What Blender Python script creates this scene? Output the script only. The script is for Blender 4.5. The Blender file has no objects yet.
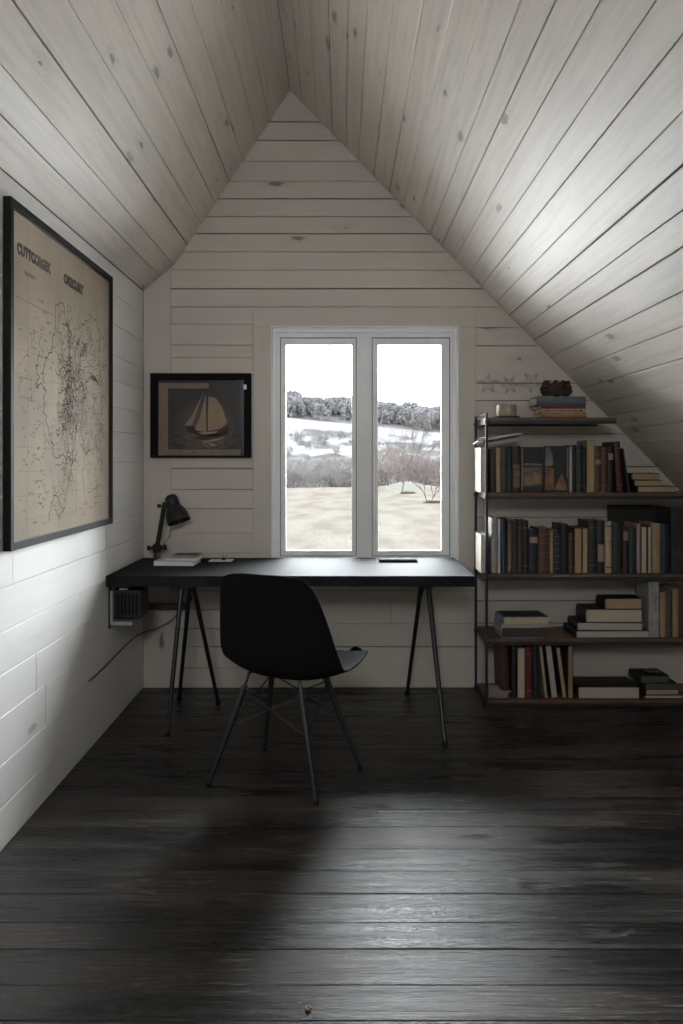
import bpy, bmesh, math, random
from mathutils import Vector, Matrix, Euler, noise
random.seed(7)
C = bpy.context.scene.collection
PI = math.pi
R = math.radians

# ------------------------------------------------------------------ camera, sky, exposure
FPX = 800.0
CZ = 1.31
cam = bpy.data.cameras.new('camera'); camo = bpy.data.objects.new('camera', cam); C.objects.link(camo)
camo.location = (0, 0, CZ); camo.rotation_euler = (PI/2, 0, 0)
cam.sensor_fit = 'VERTICAL'; cam.sensor_height = 36; cam.lens = 36*FPX/1024
cam.shift_y = -(512-460)/1024; cam.clip_end = 2000; cam.clip_start = 0.05
bpy.context.scene.camera = camo
S = bpy.context.scene
S.view_settings.view_transform = 'Standard'; S.view_settings.look = 'None'
S.view_settings.exposure = 0.2; S.view_settings.gamma = 1.0; S.view_settings.use_curve_mapping = False
SKY = 42.0
OUT = 14.3/SKY          # winter land is dark next to the overcast sky
w = bpy.data.worlds.new('overcast_sky'); S.world = w; w.use_nodes = True
nt = w.node_tree; nt.nodes.clear()
out = nt.nodes.new('ShaderNodeOutputWorld'); bg = nt.nodes.new('ShaderNodeBackground')
bg.inputs['Color'].default_value = (0.92, 0.958, 1.0, 1); bg.inputs['Strength'].default_value = SKY
nt.links.new(bg.outputs[0], out.inputs[0])

# room numbers (metres)
XL = -1.14; YB = 4.60; YR = -1.5; XR = 2.5
RX, RZ = -0.296, 3.436
P1 = (-0.965, 2.43); P2 = (XL, 2.283)
SR = 1.027
ZR = RZ - SR*(XR-RX)
WIN = (-0.399, 0.669, 0.715, 2.075)       # window opening in the gable

def portal(name, x0, x1, z0, z1, y, face):
    l = bpy.data.lights.new(name, 'AREA'); l.shape = 'RECTANGLE'; l.size = x1-x0; l.size_y = z1-z0
    l.cycles.is_portal = True
    o = bpy.data.objects.new(name, l); C.objects.link(o)
    o.location = ((x0+x1)/2, y, (z0+z1)/2)
    o.rotation_euler = (PI/2, 0, 0) if face > 0 else (PI/2, 0, PI)
    return o
# portals only guide the daylight sampling through the two window openings, the rear one added
portal('daylight_portal', WIN[0], WIN[1], WIN[2], WIN[3], YB+0.15, -1)
FILL_WIN = (-0.62, 0.20, 2.10, 2.85)           # small high window added in the gable behind the camera as fill light
portal('daylight_portal', FILL_WIN[0], FILL_WIN[1], FILL_WIN[2], FILL_WIN[3], YR-0.12, 1)
for o in list(C.objects):
    if o.name.startswith('daylight_portal'):
        # area lights shine along local -Z; point them into the room
        o.rotation_euler = Euler((-PI/2, 0, 0)) if o.location.y > 0 else Euler((PI/2, 0, 0))

# ------------------------------------------------------------------ materials
MATS = {}
def pbr(name, col, rough=0.6, metal=0.0, spec=0.5, var=0.0, vscale=20, bump=0.0, bscale=60, stretch=(1, 1, 1), coat=0.0):
    if name in MATS: return MATS[name]
    m = bpy.data.materials.new(name); m.use_nodes = True; n = m.node_tree; b = n.nodes['Principled BSDF']
    b.inputs['Base Color'].default_value = (*col, 1); b.inputs['Roughness'].default_value = rough
    b.inputs['Metallic'].default_value = metal; b.inputs['Specular IOR Level'].default_value = spec
    b.inputs['Coat Weight'].default_value = coat
    tc = n.nodes.new('ShaderNodeTexCoord'); mp = n.nodes.new('ShaderNodeMapping'); mp.inputs['Scale'].default_value = stretch
    n.links.new(tc.outputs['Object'], mp.inputs[0])
    if var > 0:
        nz = n.nodes.new('ShaderNodeTexNoise'); nz.inputs['Scale'].default_value = vscale; nz.inputs['Detail'].default_value = 5
        n.links.new(mp.outputs[0], nz.inputs['Vector'])
        mx = n.nodes.new('ShaderNodeMix'); mx.data_type = 'RGBA'
        mx.inputs[6].default_value = (*[c*(1-var) for c in col], 1); mx.inputs[7].default_value = (*[min(1, c*(1+var)) for c in col], 1)
        rp = n.nodes.new('ShaderNodeMapRange'); rp.inputs[1].default_value = .3; rp.inputs[2].default_value = .7
        n.links.new(nz.outputs['Fac'], rp.inputs[0]); n.links.new(rp.outputs[0], mx.inputs[0]); n.links.new(mx.outputs[2], b.inputs['Base Color'])
    if bump > 0:
        nb = n.nodes.new('ShaderNodeTexNoise'); nb.inputs['Scale'].default_value = bscale; nb.inputs['Detail'].default_value = 4
        n.links.new(mp.outputs[0], nb.inputs['Vector'])
        bp = n.nodes.new('ShaderNodeBump'); bp.inputs['Strength'].default_value = bump; bp.inputs['Distance'].default_value = .002
        n.links.new(nb.outputs['Fac'], bp.inputs['Height']); n.links.new(bp.outputs[0], b.inputs['Normal'])
    MATS[name] = m
    return m

def N(n, t, **kw):
    x = n.nodes.new(t)
    for k, v in kw.items(): setattr(x, k, v)
    return x
def math_(n, op, a, b=None, clamp=False):
    x = N(n, 'ShaderNodeMath', operation=op); x.use_clamp = clamp
    for i, v in enumerate((a, b)):
        if v is None: continue
        if isinstance(v, (int, float)): x.inputs[i].default_value = v
        else: n.links.new(v, x.inputs[i])
    return x.outputs[0]
def ramp(n, v, a, b, lo=0., hi=1.):
    x = N(n, 'ShaderNodeMapRange', interpolation_type='SMOOTHSTEP')
    x.inputs[1].default_value = a; x.inputs[2].default_value = b; x.inputs[3].default_value = lo; x.inputs[4].default_value = hi
    n.links.new(v, x.inputs[0]); return x.outputs[0]
def mixc(n, f, a, b):
    x = N(n, 'ShaderNodeMix', data_type='RGBA')
    if isinstance(f, (int, float)): x.inputs[0].default_value = f
    else: n.links.new(f, x.inputs[0])
    for i, v in ((6, a), (7, b)):
        if isinstance(v, tuple): x.inputs[i].default_value = (*v, 1)
        else: n.links.new(v, x.inputs[i])
    return x.outputs[2]

def board_coords(n, su, sv):
    """uv of a board (u along the grain, metres) shifted by the board's own random number"""
    uv = N(n, 'ShaderNodeUVMap'); uv.uv_map = 'UVMap'
    at = N(n, 'ShaderNodeAttribute'); at.attribute_name = 'rnd'
    sep = N(n, 'ShaderNodeSeparateXYZ'); n.links.new(uv.outputs[0], sep.inputs[0])
    u = math_(n, 'ADD', math_(n, 'MULTIPLY', sep.outputs[0], su), math_(n, 'MULTIPLY', at.outputs['Fac'], 37.))
    v = math_(n, 'ADD', math_(n, 'MULTIPLY', sep.outputs[1], sv), math_(n, 'MULTIPLY', at.outputs['Fac'], 91.))
    cb = N(n, 'ShaderNodeCombineXYZ'); n.links.new(u, cb.inputs[0]); n.links.new(v, cb.inputs[1])
    return cb.outputs[0], at.outputs['Fac']

def painted_boards(name, col, knot=.6, rough=.45, kdens=.5, wash=.12):
    m = bpy.data.materials.new(name); m.use_nodes = True; n = m.node_tree; b = n.nodes['Principled BSDF']
    vg, rnd = board_coords(n, 2.2, 42.)
    g = N(n, 'ShaderNodeTexNoise'); g.inputs['Scale'].default_value = 1.; g.inputs['Detail'].default_value = 6; g.inputs['Distortion'].default_value = .6
    n.links.new(vg, g.inputs['Vector'])
    gf = ramp(n, g.outputs['Fac'], .35, .75)
    vb, _ = board_coords(n, 1.1, 2.6)
    bl = N(n, 'ShaderNodeTexNoise'); bl.inputs['Scale'].default_value = 1.5; bl.inputs['Detail'].default_value = 3; n.links.new(vb, bl.inputs['Vector'])
    vk, _ = board_coords(n, 2.3, 7.5)
    vo = N(n, 'ShaderNodeTexVoronoi', voronoi_dimensions='2D'); vo.inputs['Scale'].default_value = 1.; n.links.new(vk, vo.inputs['Vector'])
    kn = N(n, 'ShaderNodeTexNoise'); kn.inputs['Scale'].default_value = 9.; n.links.new(vk, kn.inputs['Vector'])
    kd = math_(n, 'ADD', vo.outputs['Distance'], math_(n, 'MULTIPLY', math_(n, 'SUBTRACT', kn.outputs['Fac'], .5), .22))
    sp = N(n, 'ShaderNodeSeparateColor'); n.links.new(vo.outputs['Color'], sp.inputs[0])
    has = ramp(n, sp.outputs[0], 1-kdens, 1-kdens+.02)
    size = ramp(n, sp.outputs[1], 0, 1, .03, .15)
    km = math_(n, 'SUBTRACT', 1., math_(n, 'DIVIDE', kd, size), clamp=True)
    km = math_(n, 'MULTIPLY', ramp(n, km, 0, .6), has)
    halo = math_(n, 'MULTIPLY', ramp(n, kd, .06, .3, 1, 0), has)
    rings = math_(n, 'MULTIPLY', math_(n, 'MULTIPLY', math_(n, 'ADD', math_(n, 'SINE', math_(n, 'MULTIPLY', kd, 90.)), 1.), .5), halo)
    dark = tuple(c*.72 for c in col)
    c1 = mixc(n, math_(n, 'MULTIPLY', gf, wash), col, dark)
    c1 = mixc(n, ramp(n, bl.outputs['Fac'], .35, .75, 0, .22), c1, dark)
    c1 = mixc(n, ramp(n, rnd, 0, 1, 0, .16), c1, dark)
    c2 = mixc(n, math_(n, 'MULTIPLY', rings, .5*knot), c1, tuple(c*.45 for c in col))
    c3 = mixc(n, math_(n, 'MULTIPLY', km, knot), c2, (.10, .075, .06))
    n.links.new(c3, b.inputs['Base Color'])
    b.inputs['Roughness'].default_value = rough
    bp = N(n, 'ShaderNodeBump'); bp.inputs['Strength'].default_value = .35; bp.inputs['Distance'].default_value = .0015
    hh = math_(n, 'ADD', g.outputs['Fac'], math_(n, 'MULTIPLY', bl.outputs['Fac'], 1.5))
    n.links.new(hh, bp.inputs['Height']); n.links.new(bp.outputs[0], b.inputs['Normal'])
    return m

def dark_floor():
    m = bpy.data.materials.new('dark_stained_boards'); m.use_nodes = True; n = m.node_tree; b = n.nodes['Principled BSDF']
    vg, rnd = board_coords(n, 1.3, 34.)
    g = N(n, 'ShaderNodeTexNoise'); g.inputs['Scale'].default_value = 1.; g.inputs['Detail'].default_value = 8; g.inputs['Roughness'].default_value = .62; g.inputs['Distortion'].default_value = .8
    n.links.new(vg, g.inputs['Vector'])
    vb, _ = board_coords(n, .7, 3.)
    bl = N(n, 'ShaderNodeTexNoise'); bl.inputs['Scale'].default_value = 1.6; bl.inputs['Detail'].default_value = 4; n.links.new(vb, bl.inputs['Vector'])
    vf, _ = board_coords(n, 9., 120.)
    fn = N(n, 'ShaderNodeTexNoise'); fn.inputs['Scale'].default_value = 1.; fn.inputs['Detail'].default_value = 4; fn.inputs['Roughness'].default_value = .7; n.links.new(vf, fn.inputs['Vector'])
    vk, _ = board_coords(n, 1.5, 6.5)
    vo = N(n, 'ShaderNodeTexVoronoi', voronoi_dimensions='2D'); vo.inputs['Scale'].default_value = 1.; n.links.new(vk, vo.inputs['Vector'])
    kn = N(n, 'ShaderNodeTexNoise'); kn.inputs['Scale'].default_value = 7.; kn.inputs['Detail'].default_value = 5; n.links.new(vk, kn.inputs['Vector'])
    kd = math_(n, 'ADD', vo.outputs['Distance'], math_(n, 'MULTIPLY', math_(n, 'SUBTRACT', kn.outputs['Fac'], .5), .45))
    sp = N(n, 'ShaderNodeSeparateColor'); n.links.new(vo.outputs['Color'], sp.inputs[0])
    km = math_(n, 'MULTIPLY', ramp(n, kd, .03, .16, 1, 0), ramp(n, sp.outputs[0], .62, .65))
    tone = math_(n, 'MULTIPLY', ramp(n, bl.outputs['Fac'], .42, .72), ramp(n, g.outputs['Fac'], .3, .65))
    c = mixc(n, tone, (.0080, .0074, .0074), (.055, .035, .023))
    # worn, scuffed wood where people walk in past the left wall
    wn = math_(n, 'MULTIPLY', ramp(n, fn.outputs['Fac'], .54, .68), ramp(n, bl.outputs['Fac'], .42, .56))
    c = mixc(n, math_(n, 'MULTIPLY', wn, .75), c, (.24, .20, .16))
    wn2 = math_(n, 'MULTIPLY', ramp(n, g.outputs['Fac'], .60, .75), ramp(n, rnd, .5, .9))
    c = mixc(n, math_(n, 'MULTIPLY', wn2, .45), c, (.12, .070, .042))
    c = mixc(n, km, c, (.004, .004, .004))
    n.links.new(c, b.inputs['Base Color'])
    rg = math_(n, 'ADD', math_(n, 'ADD', ramp(n, g.outputs['Fac'], .3, .7, .21, .31), ramp(n, bl.outputs['Fac'], .35, .65, .0, .14)), math_(n, 'MULTIPLY', km, .25))
    rg = math_(n, 'ADD', rg, math_(n, 'MULTIPLY', wn, .2))
    n.links.new(rg, b.inputs['Roughness'])
    b.inputs['Specular IOR Level'].default_value = .5
    bp = N(n, 'ShaderNodeBump'); bp.inputs['Strength'].default_value = .8; bp.inputs['Distance'].default_value = .0050
    hh = math_(n, 'ADD', math_(n, 'ADD', g.outputs['Fac'], math_(n, 'MULTIPLY', bl.outputs['Fac'], 2.2)), math_(n, 'MULTIPLY', fn.outputs['Fac'], .6))
    hh = math_(n, 'SUBTRACT', hh, math_(n, 'MULTIPLY', km, 1.2))
    n.links.new(hh, bp.inputs['Height']); n.links.new(bp.outputs[0], b.inputs['Normal'])
    return m

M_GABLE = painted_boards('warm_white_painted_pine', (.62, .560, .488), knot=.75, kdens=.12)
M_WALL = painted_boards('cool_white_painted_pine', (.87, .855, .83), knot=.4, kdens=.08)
M_CEIL = painted_boards('white_washed_pine', (.82, .745, .665), knot=.58, kdens=.30, wash=.55)
M_FLOOR = dark_floor()
M_GAP = pbr('gap_shadow_wood', (.20, .165, .13), .9)
M_TRIM = pbr('white_window_paint', (.84, .84, .83), .35, var=.03, vscale=8)
M_BLACK = pbr('black_powder_steel', (.012, .012, .013), .38, bump=.05, bscale=300)
M_DESK = pbr('charcoal_laminate', (.018, .019, .021), .74, spec=.07, var=.15, vscale=9, bump=.08, bscale=200)
M_PLAST = pbr('matt_black_plastic', (.010, .010, .010), .62, spec=.12, bump=.04, bscale=400)
M_CHROME = pbr('dark_steel', (.25, .25, .26), .3, metal=1.)
M_STEEL = pbr('gunmetal_steel', (.05, .05, .055), .4, metal=.6)
M_SHELF = pbr('stained_brown_pine', (.115, .062, .038), .5, var=.4, vscale=6, stretch=(1.5, 14, 14), bump=.2, bscale=12)
M_PAGES = pbr('page_block', (.56, .50, .40), .85, var=.12, vscale=220, stretch=(.3, .3, 4))
M_PAPER = pbr('white_paper', (.75, .75, .74), .7, var=.05, vscale=20)

# ------------------------------------------------------------------ mesh helpers
class MB:
    def __init__(s): s.b = bmesh.new()
    def box(s, x0, x1, y0, y1, z0, z1, bev=0.):
        t = bmesh.new(); bmesh.ops.create_cube(t, size=1)
        for v in t.verts: v.co = Vector(((x0+x1)/2+v.co.x*(x1-x0), (y0+y1)/2+v.co.y*(y1-y0), (z0+z1)/2+v.co.z*(z1-z0)))
        if bev > 0: bmesh.ops.bevel(t, geom=list(t.edges), offset=bev, segments=2, profile=.7, affect='EDGES')
        s.join(t); return s
    def join(s, t, mat=None):
        if mat is not None: bmesh.ops.transform(t, matrix=mat, verts=t.verts)
        me = bpy.data.meshes.new('tmp'); t.to_mesh(me); t.free(); s.b.from_mesh(me); bpy.data.meshes.remove(me); return s
    def tube(s, pts, r, n=8, cap=True):
        pts = [Vector(p) for p in pts]
        rs = r if isinstance(r, (list, tuple)) else [r]*len(pts)
        rings = []; up = None
        for i, p in enumerate(pts):
            d = (pts[min(i+1, len(pts)-1)]-pts[max(i-1, 0)]).normalized()
            if up is None:
                up = Vector((0, 0, 1)) if abs(d.z) < .9 else Vector((1, 0, 0))
            a = d.cross(up).normalized(); up = a.cross(d).normalized()
            rings.append([s.b.verts.new(p+(a*math.cos(2*PI*k/n)+up*math.sin(2*PI*k/n))*rs[i]) for k in range(n)])
        for i in range(len(rings)-1):
            for k in range(n): s.b.faces.new((rings[i][k], rings[i][(k+1) % n], rings[i+1][(k+1) % n], rings[i+1][k]))
        if cap:
            s.b.faces.new(rings[0][::-1]); s.b.faces.new(rings[-1])
        return s
    def lathe(s, prof, mat=Matrix(), n=32, close=False):
        rings = []
        for r, z in prof:
            rings.append([s.b.verts.new(mat @ Vector((r*math.cos(2*PI*k/n), r*math.sin(2*PI*k/n), z))) for k in range(n)])
        for i in range(len(rings)-1):
            for k in range(n): s.b.faces.new((rings[i][k], rings[i][(k+1) % n], rings[i+1][(k+1) % n], rings[i+1][k]))
        if close: s.b.faces.new(rings[0][::-1]); s.b.faces.new(rings[-1])
        return s
    def prism(s, poly, f0, f1):
        """poly: 2-D points; f0, f1 map a point to the two end planes"""
        a = [s.b.verts.new(f0(p)) for p in poly]; c = [s.b.verts.new(f1(p)) for p in poly]
        s.b.faces.new(a); s.b.faces.new(c[::-1]); n = len(poly)
        for i in range(n): s.b.faces.new((a[i], c[i], c[(i+1) % n], a[(i+1) % n]))
        return s
    def quad(s, *p): s.b.faces.new([s.b.verts.new(Vector(q)) for q in p]); return s
    def build(s, name, mat, parent=None, smooth=False, recalc=True, loc=None):
        if recalc: bmesh.ops.recalc_face_normals(s.b, faces=s.b.faces)
        me = bpy.data.meshes.new(name); s.b.to_mesh(me); s.b.free()
        if mat: me.materials.append(mat)
        if smooth:
            for p in me.polygons: p.use_smooth = True
            if smooth == 'auto':
                pass
        o = bpy.data.objects.new(name, me); C.objects.link(o)
        if parent: o.parent = parent
        if loc: o.location = loc
        return o
def sharp(o, ang=40):
    me = o.data
    for p in me.polygons: p.use_smooth = True
    me.set_sharp_from_angle(angle=R(ang)); return o
def tag(o, label=None, cat=None, group=None, kind=None):
    if label: o['label'] = label
    if cat: o['category'] = cat
    if group: o['group'] = group
    if kind: o['kind'] = kind
    return o
def thing(name, label, cat, loc=(0, 0, 0), rz=0, group=None):
    o = bpy.data.objects.new(name, None); C.objects.link(o); o.empty_display_size = .1
    o.location = loc; o.rotation_euler = (0, 0, rz)
    return tag(o, label, cat, group)
def struct(o, label, cat='structure'):
    return tag(o, label, cat, kind='structure')

# ------------------------------------------------------------------ boards
def clip(poly, axis, val, keep_less):
    out = []
    for i in range(len(poly)):
        p, q = poly[i], poly[(i+1) % len(poly)]
        pin = (p[axis] <= val) if keep_less else (p[axis] >= val)
        qin = (q[axis] <= val) if keep_less else (q[axis] >= val)
        if pin: out.append(p)
        if pin != qin:
            t = (val-p[axis])/(q[axis]-p[axis]); out.append((p[0]+t*(q[0]-p[0]), p[1]+t*(q[1]-p[1])))
    return out
def area(poly): return .5*sum(poly[i][0]*poly[(i+1) % len(poly)][1]-poly[(i+1) % len(poly)][0]*poly[i][1] for i in range(len(poly)))
def inset(poly, d):
    if area(poly) < 0: poly = poly[::-1]
    n = len(poly); L = []
    for i in range(n):
        p, q = poly[i], poly[(i+1) % n]; dx, dy = q[0]-p[0], q[1]-p[1]; l = math.hypot(dx, dy)
        nx, ny = -dy/l, dx/l; L.append((p[0]+nx*d, p[1]+ny*d, dx/l, dy/l))
    res = []
    for i in range(n):
        a, b = L[i-1], L[i]; den = a[2]*b[3]-a[3]*b[2]
        if abs(den) < 1e-6: res.append((b[0], b[1])); continue
        t = ((b[0]-a[0])*b[3]-(b[1]-a[1])*b[2])/den; res.append((a[0]+a[2]*t, a[1]+a[3]*t))
    return res
def boards(b, poly, mp, nrm, w, gap, thick=.012, rng=random, joints=None, cuts=None, runs='a', cham=.0018):
    """cover a convex 2-D region with boards running along the first axis (or second: runs='b')"""
    ax = 1 if runs == 'a' else 0; al = 1-ax
    uvl = b.loops.layers.uv.get('UVMap') or b.loops.layers.uv.new('UVMap')
    rl = b.faces.layers.float.get('rnd') or b.faces.layers.float.new('rnd')
    lo = min(p[ax] for p in poly); hi = max(p[ax] for p in poly)
    if cuts is None:
        cuts = []; c = lo
        while c < hi:
            cuts.append(c); c += rng.uniform(w[0], w[1])
        if len(cuts) > 1 and hi-cuts[-1] < .03: cuts.pop()
        cuts.append(hi)
    nrm = Vector(nrm)
    for i in range(len(cuts)-1):
        g0 = gap*rng.choice((.35, .6, 1., 1.5)); g1 = gap*.3
        st = clip(clip(poly, ax, cuts[i]+g0, False), ax, cuts[i+1]-g1, True)
        if len(st) < 3: continue
        segs = [st]
        if joints:
            segs = []; l0 = min(p[al] for p in st); l1 = max(p[al] for p in st); c = l0+rng.uniform(.3, joints); prev = l0-1
            while c < l1-.3:
                segs.append(clip(clip(st, al, prev+.0003, False), al, c-.0003, True)); prev = c; c += rng.uniform(.6, 1.)*joints
            segs.append(clip(st, al, prev+.0003, False))
        for sg in segs:
            q = []
            for p in sg:
                if not q or math.hypot(p[0]-q[-1][0], p[1]-q[-1][1]) > 1e-4: q.append(p)
            if len(q) > 1 and math.hypot(q[0][0]-q[-1][0], q[0][1]-q[-1][1]) < 1e-4: q.pop()
            if len(q) < 3 or abs(area(q)) < 3e-4: continue
            if area(q) < 0: q = q[::-1]
            ins = inset(q, cham)
            lift = rng.uniform(0, .0012)
            rv = rng.random()
            B = [b.verts.new(mp(p)-nrm*thick) for p in q]
            F = [b.verts.new(mp(p)+nrm*(lift-cham*.8)) for p in q]
            T = [b.verts.new(mp(p)+nrm*lift) for p in ins]
            n = len(q); fs = []
            try:
                fs.append((b.faces.new(T), ins))
            except Exception: continue
            for k in range(n):
                j = (k+1) % n
                fs.append((b.faces.new((F[k], F[j], T[j], T[k])), [q[k], q[j], ins[j], ins[k]]))
                fs.append((b.faces.new((B[k], B[j], F[j], F[k])), [q[k], q[j], q[j], q[k]]))
            for f, uv in fs:
                f[rl] = rv
                for lp, u in zip(f.loops, uv): lp[uvl].uv = (u[al], u[ax])
def board_obj(b, name, mat, back=None):
    bmesh.ops.recalc_face_normals(b, faces=b.faces)
    me = bpy.data.meshes.new(name); b.to_mesh(me); b.free(); me.materials.append(mat)
    o = bpy.data.objects.new(name, me); C.objects.link(o)
    return o
def add_backing(o, boxes, mat):
    pass

# ------------------------------------------------------------------ room shell
def ceil_z(x):
    if x < P1[0]: return P2[1]+(x-P2[0])*(P1[1]-P2[1])/(P1[0]-P2[0])
    if x < RX: return P1[1]+(x-P1[0])*(RZ-P1[1])/(RX-P1[0])
    return RZ-SR*(x-RX)

# shells: solid wood behind the boards, keeping the daylight out except at the windows
def gable_shell(name, y0, y1, win):
    m = MB(); x0, x1, z0, z1 = win
    XA, XB, ZT = -1.5, 2.9, 4.0
    m.box(XA, x0, y0, y1, -.2, ZT); m.box(x1, XB, y0, y1, -.2, ZT)
    m.box(x0, x1, y0, y1, -.2, z0); m.box(x0, x1, y0, y1, z1, ZT)
    return m
gs = gable_shell('wall_back', YB+.013, YB+.16, WIN).build('wall_back', M_GAP); struct(gs, 'timber core of the gable wall around the double window', 'wall')
rs = gable_shell('wall_behind', YR-.16, YR-.013, FILL_WIN).build('wall_behind', M_GAP); struct(rs, 'timber core of the gable wall behind the viewer', 'wall')

b = bmesh.new()
rng = random.Random(3)
mpb = lambda p: Vector((p[0], YB, p[1]))
nb = (0, -1, 0)
zc0 = CZ+(460-307)/174.0
# horizontal seams of the gable, measured
seams = [122, 140.5, 161, 181, 199, 216.6, 234, 252, 270, 289]
zs = [CZ+(460-y)/174. for y in seams]
top_cuts = sorted([zc0]+zs+[3.46])
upper = [(-.98, zc0), (RX+(RZ-zc0)/SR, zc0), (RX, RZ), P1, (-.98, ceil_z(-.98))]
boards(b, upper, mpb, nb, None, .0035, cuts=top_cuts, rng=rng)
corner = [(XL, 0), (-.98, 0), (-.98, ceil_z(-.98)), (XL, P2[1])]
boards(b, corner, mpb, nb, None, .001, cuts=[XL, -.98], runs='b', rng=rng)
lcuts = [0]+[z for z in (.115, .235, .34, .45, .56, .665, .775, .89, 1.03, 1.14, 1.26, 1.36, 1.47, 1.58, 1.69, 1.80, 1.90, 1.97, 2.09)]+[zc0]
boards(b, [(-.98, 0), (-.508, 0), (-.508, zc0), (-.98, zc0)], mpb, nb, None, .0022, cuts=lcuts, rng=rng)
bc = [0, .235, .37, .56, .70]
boards(b, [(-.508, 0), (.773, 0), (.773, .70), (-.508, .70)], mpb, nb, None, .0022, cuts=bc, rng=rng, joints=1.1)
rx = lambda z: RX+(RZ-z)/SR
boards(b, [(.773, 0), (2.5, 0), (2.5, ZR), (rx(zc0), zc0), (.773, zc0)], mpb, nb, None, .003,
       cuts=[0, .235, .37, .50, .62, .80, .98, 1.10, 1.27, 1.46, 1.65, 1.75, 1.965, 2.072, zc0], rng=rng)
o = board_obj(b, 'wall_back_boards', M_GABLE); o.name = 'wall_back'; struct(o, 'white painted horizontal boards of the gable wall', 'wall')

# the flat casing boards round the window
m = bmesh.new()
boards(m, [(-.508, .70), (-.399, .70), (-.399, 2.075), (-.508, 2.075)], mpb, nb, None, .0005, cuts=[-.508, -.399], runs='b')
boards(m, [(.669, .70), (.773, .70), (.773, 2.075), (.669, 2.075)], mpb, nb, None, .0005, cuts=[.669, .773], runs='b')
boards(m, [(-.508, 2.075), (.773, 2.075), (.773, zc0), (-.508, zc0)], mpb, nb, None, .0005, cuts=[2.075, zc0])
o = board_obj(m, 'trim_1', M_GABLE); struct(o, 'flat painted casing boards around the window opening', 'trim')

# left wall
b = bmesh.new(); rng = random.Random(11)
boards(b, [(YR, 0), (YB, 0), (YB, P2[1]), (YR, P2[1])], lambda p: Vector((XL, p[0], p[1])), (1, 0, 0), (.12, .165), .0010, rng=rng, joints=1.7)
struct(board_obj(b, 'wall_left', M_WALL), 'white painted low side wall of horizontal boards', 'wall')
struct(MB().box(XL-.2, XL-.013, YR-.2, YB+.2, -.2, 2.5).build('wall_left', M_GAP), 'timber core of the left side wall', 'wall')
b = bmesh.new()
boards(b, [(YR, 0), (YB, 0), (YB, ZR), (YR, ZR)], lambda p: Vector((XR, p[0], p[1])), (-1, 0, 0), (.12, .165), .003, rng=rng)
struct(board_obj(b, 'wall_right', M_WALL), 'white painted low knee wall on the right', 'wall')
struct(MB().box(XR+.013, XR+.2, YR-.2, YB+.2, -.2, .9).build('wall_right', M_GAP), 'timber core of the right knee wall', 'wall')
b = bmesh.new()
rpoly = lambda z0, z1, x0, x1: None
mpr = lambda p: Vector((p[0], YR, p[1]))
full = [(XL, 0), (XR, 0), (XR, ZR), (RX, RZ), P1, P2]
for reg in (clip(full, 0, FILL_WIN[0], True), clip(full, 0, FILL_WIN[1], False),
            clip(clip(clip(full, 0, FILL_WIN[0], False), 0, FILL_WIN[1], True), 1, FILL_WIN[2], True),
            clip(clip(clip(full, 0, FILL_WIN[0], False), 0, FILL_WIN[1], True), 1, FILL_WIN[3], False)):
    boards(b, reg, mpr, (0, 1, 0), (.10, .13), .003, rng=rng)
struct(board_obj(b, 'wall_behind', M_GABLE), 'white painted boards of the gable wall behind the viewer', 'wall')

# ceiling: three sloping facets, boards running the length of the room
def facet(a, c, wr, gap, seed, name, label, ext=(.1, .1)):
    a = Vector((a[0], 0, a[1])); c = Vector((c[0], 0, c[1])); L = (c-a).length; d = (c-a)/L
    nrm = Vector((d.z, 0, -d.x))
    mid = (a+c)/2
    if (Vector((.3, 0, 1.5))-mid).dot(nrm) < 0: nrm = -nrm
    b = bmesh.new(); rng = random.Random(seed)
    mp = lambda p: a+d*p[1]+Vector((0, p[0], 0))
    boards(b, [(YR, 0), (YB, 0), (YB, L), (YR, L)], mp, nrm, wr, gap, rng=rng)
    o = board_obj(b, name, M_CEIL); struct(o, label, 'ceiling')
    m = MB(); o0 = -nrm*.013; o1 = -nrm*.17; e0 = d*ext[0]; e1 = d*ext[1]
    y0, y1 = YR-.2, YB+.3
    pts = [a-e0+o0, c+e1+o0, c+e1+o1, a-e0+o1]
    m.prism([(p.x, p.z) for p in pts], lambda p: Vector((p[0], y0, p[1])), lambda p: Vector((p[0], y1, p[1])))
    struct(m.build(name, M_GAP), 'roof decking behind '+label, 'ceiling')
facet(P1, (RX, RZ), (.125, .15), .0032, 5, 'ceiling', 'left roof slope lined with white boards', (0, .1))
facet(P2, P1, (.12, .13), .0028, 6, 'ceiling', 'narrow sloping board band above the left wall', (.1, 0))
facet((RX, RZ), (XR, ZR), (.095, .135), .0032, 21, 'ceiling', 'right roof slope lined with knotty white boards')

# floor
b = bmesh.new(); rng = random.Random(8)
boards(b, [(XL, YR), (XR, YR), (XR, YB), (XL, YB)], lambda p: Vector((p[0], p[1], 0)), (0, 0, 1), (.10, .17), .0020, rng=rng, thick=.02, cham=.0016)
struct(board_obj(b, 'floor', M_FLOOR), 'black stained worn floorboards', 'floor')
M_FGAP = pbr('floor_gap', (.004, .004, .004), .9)
struct(MB().box(XL-.3, XR+.3, YR-.3, YB+.3, -.22, -.021).build('floor', M_FGAP), 'subfloor below the black boards', 'floor')

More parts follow.
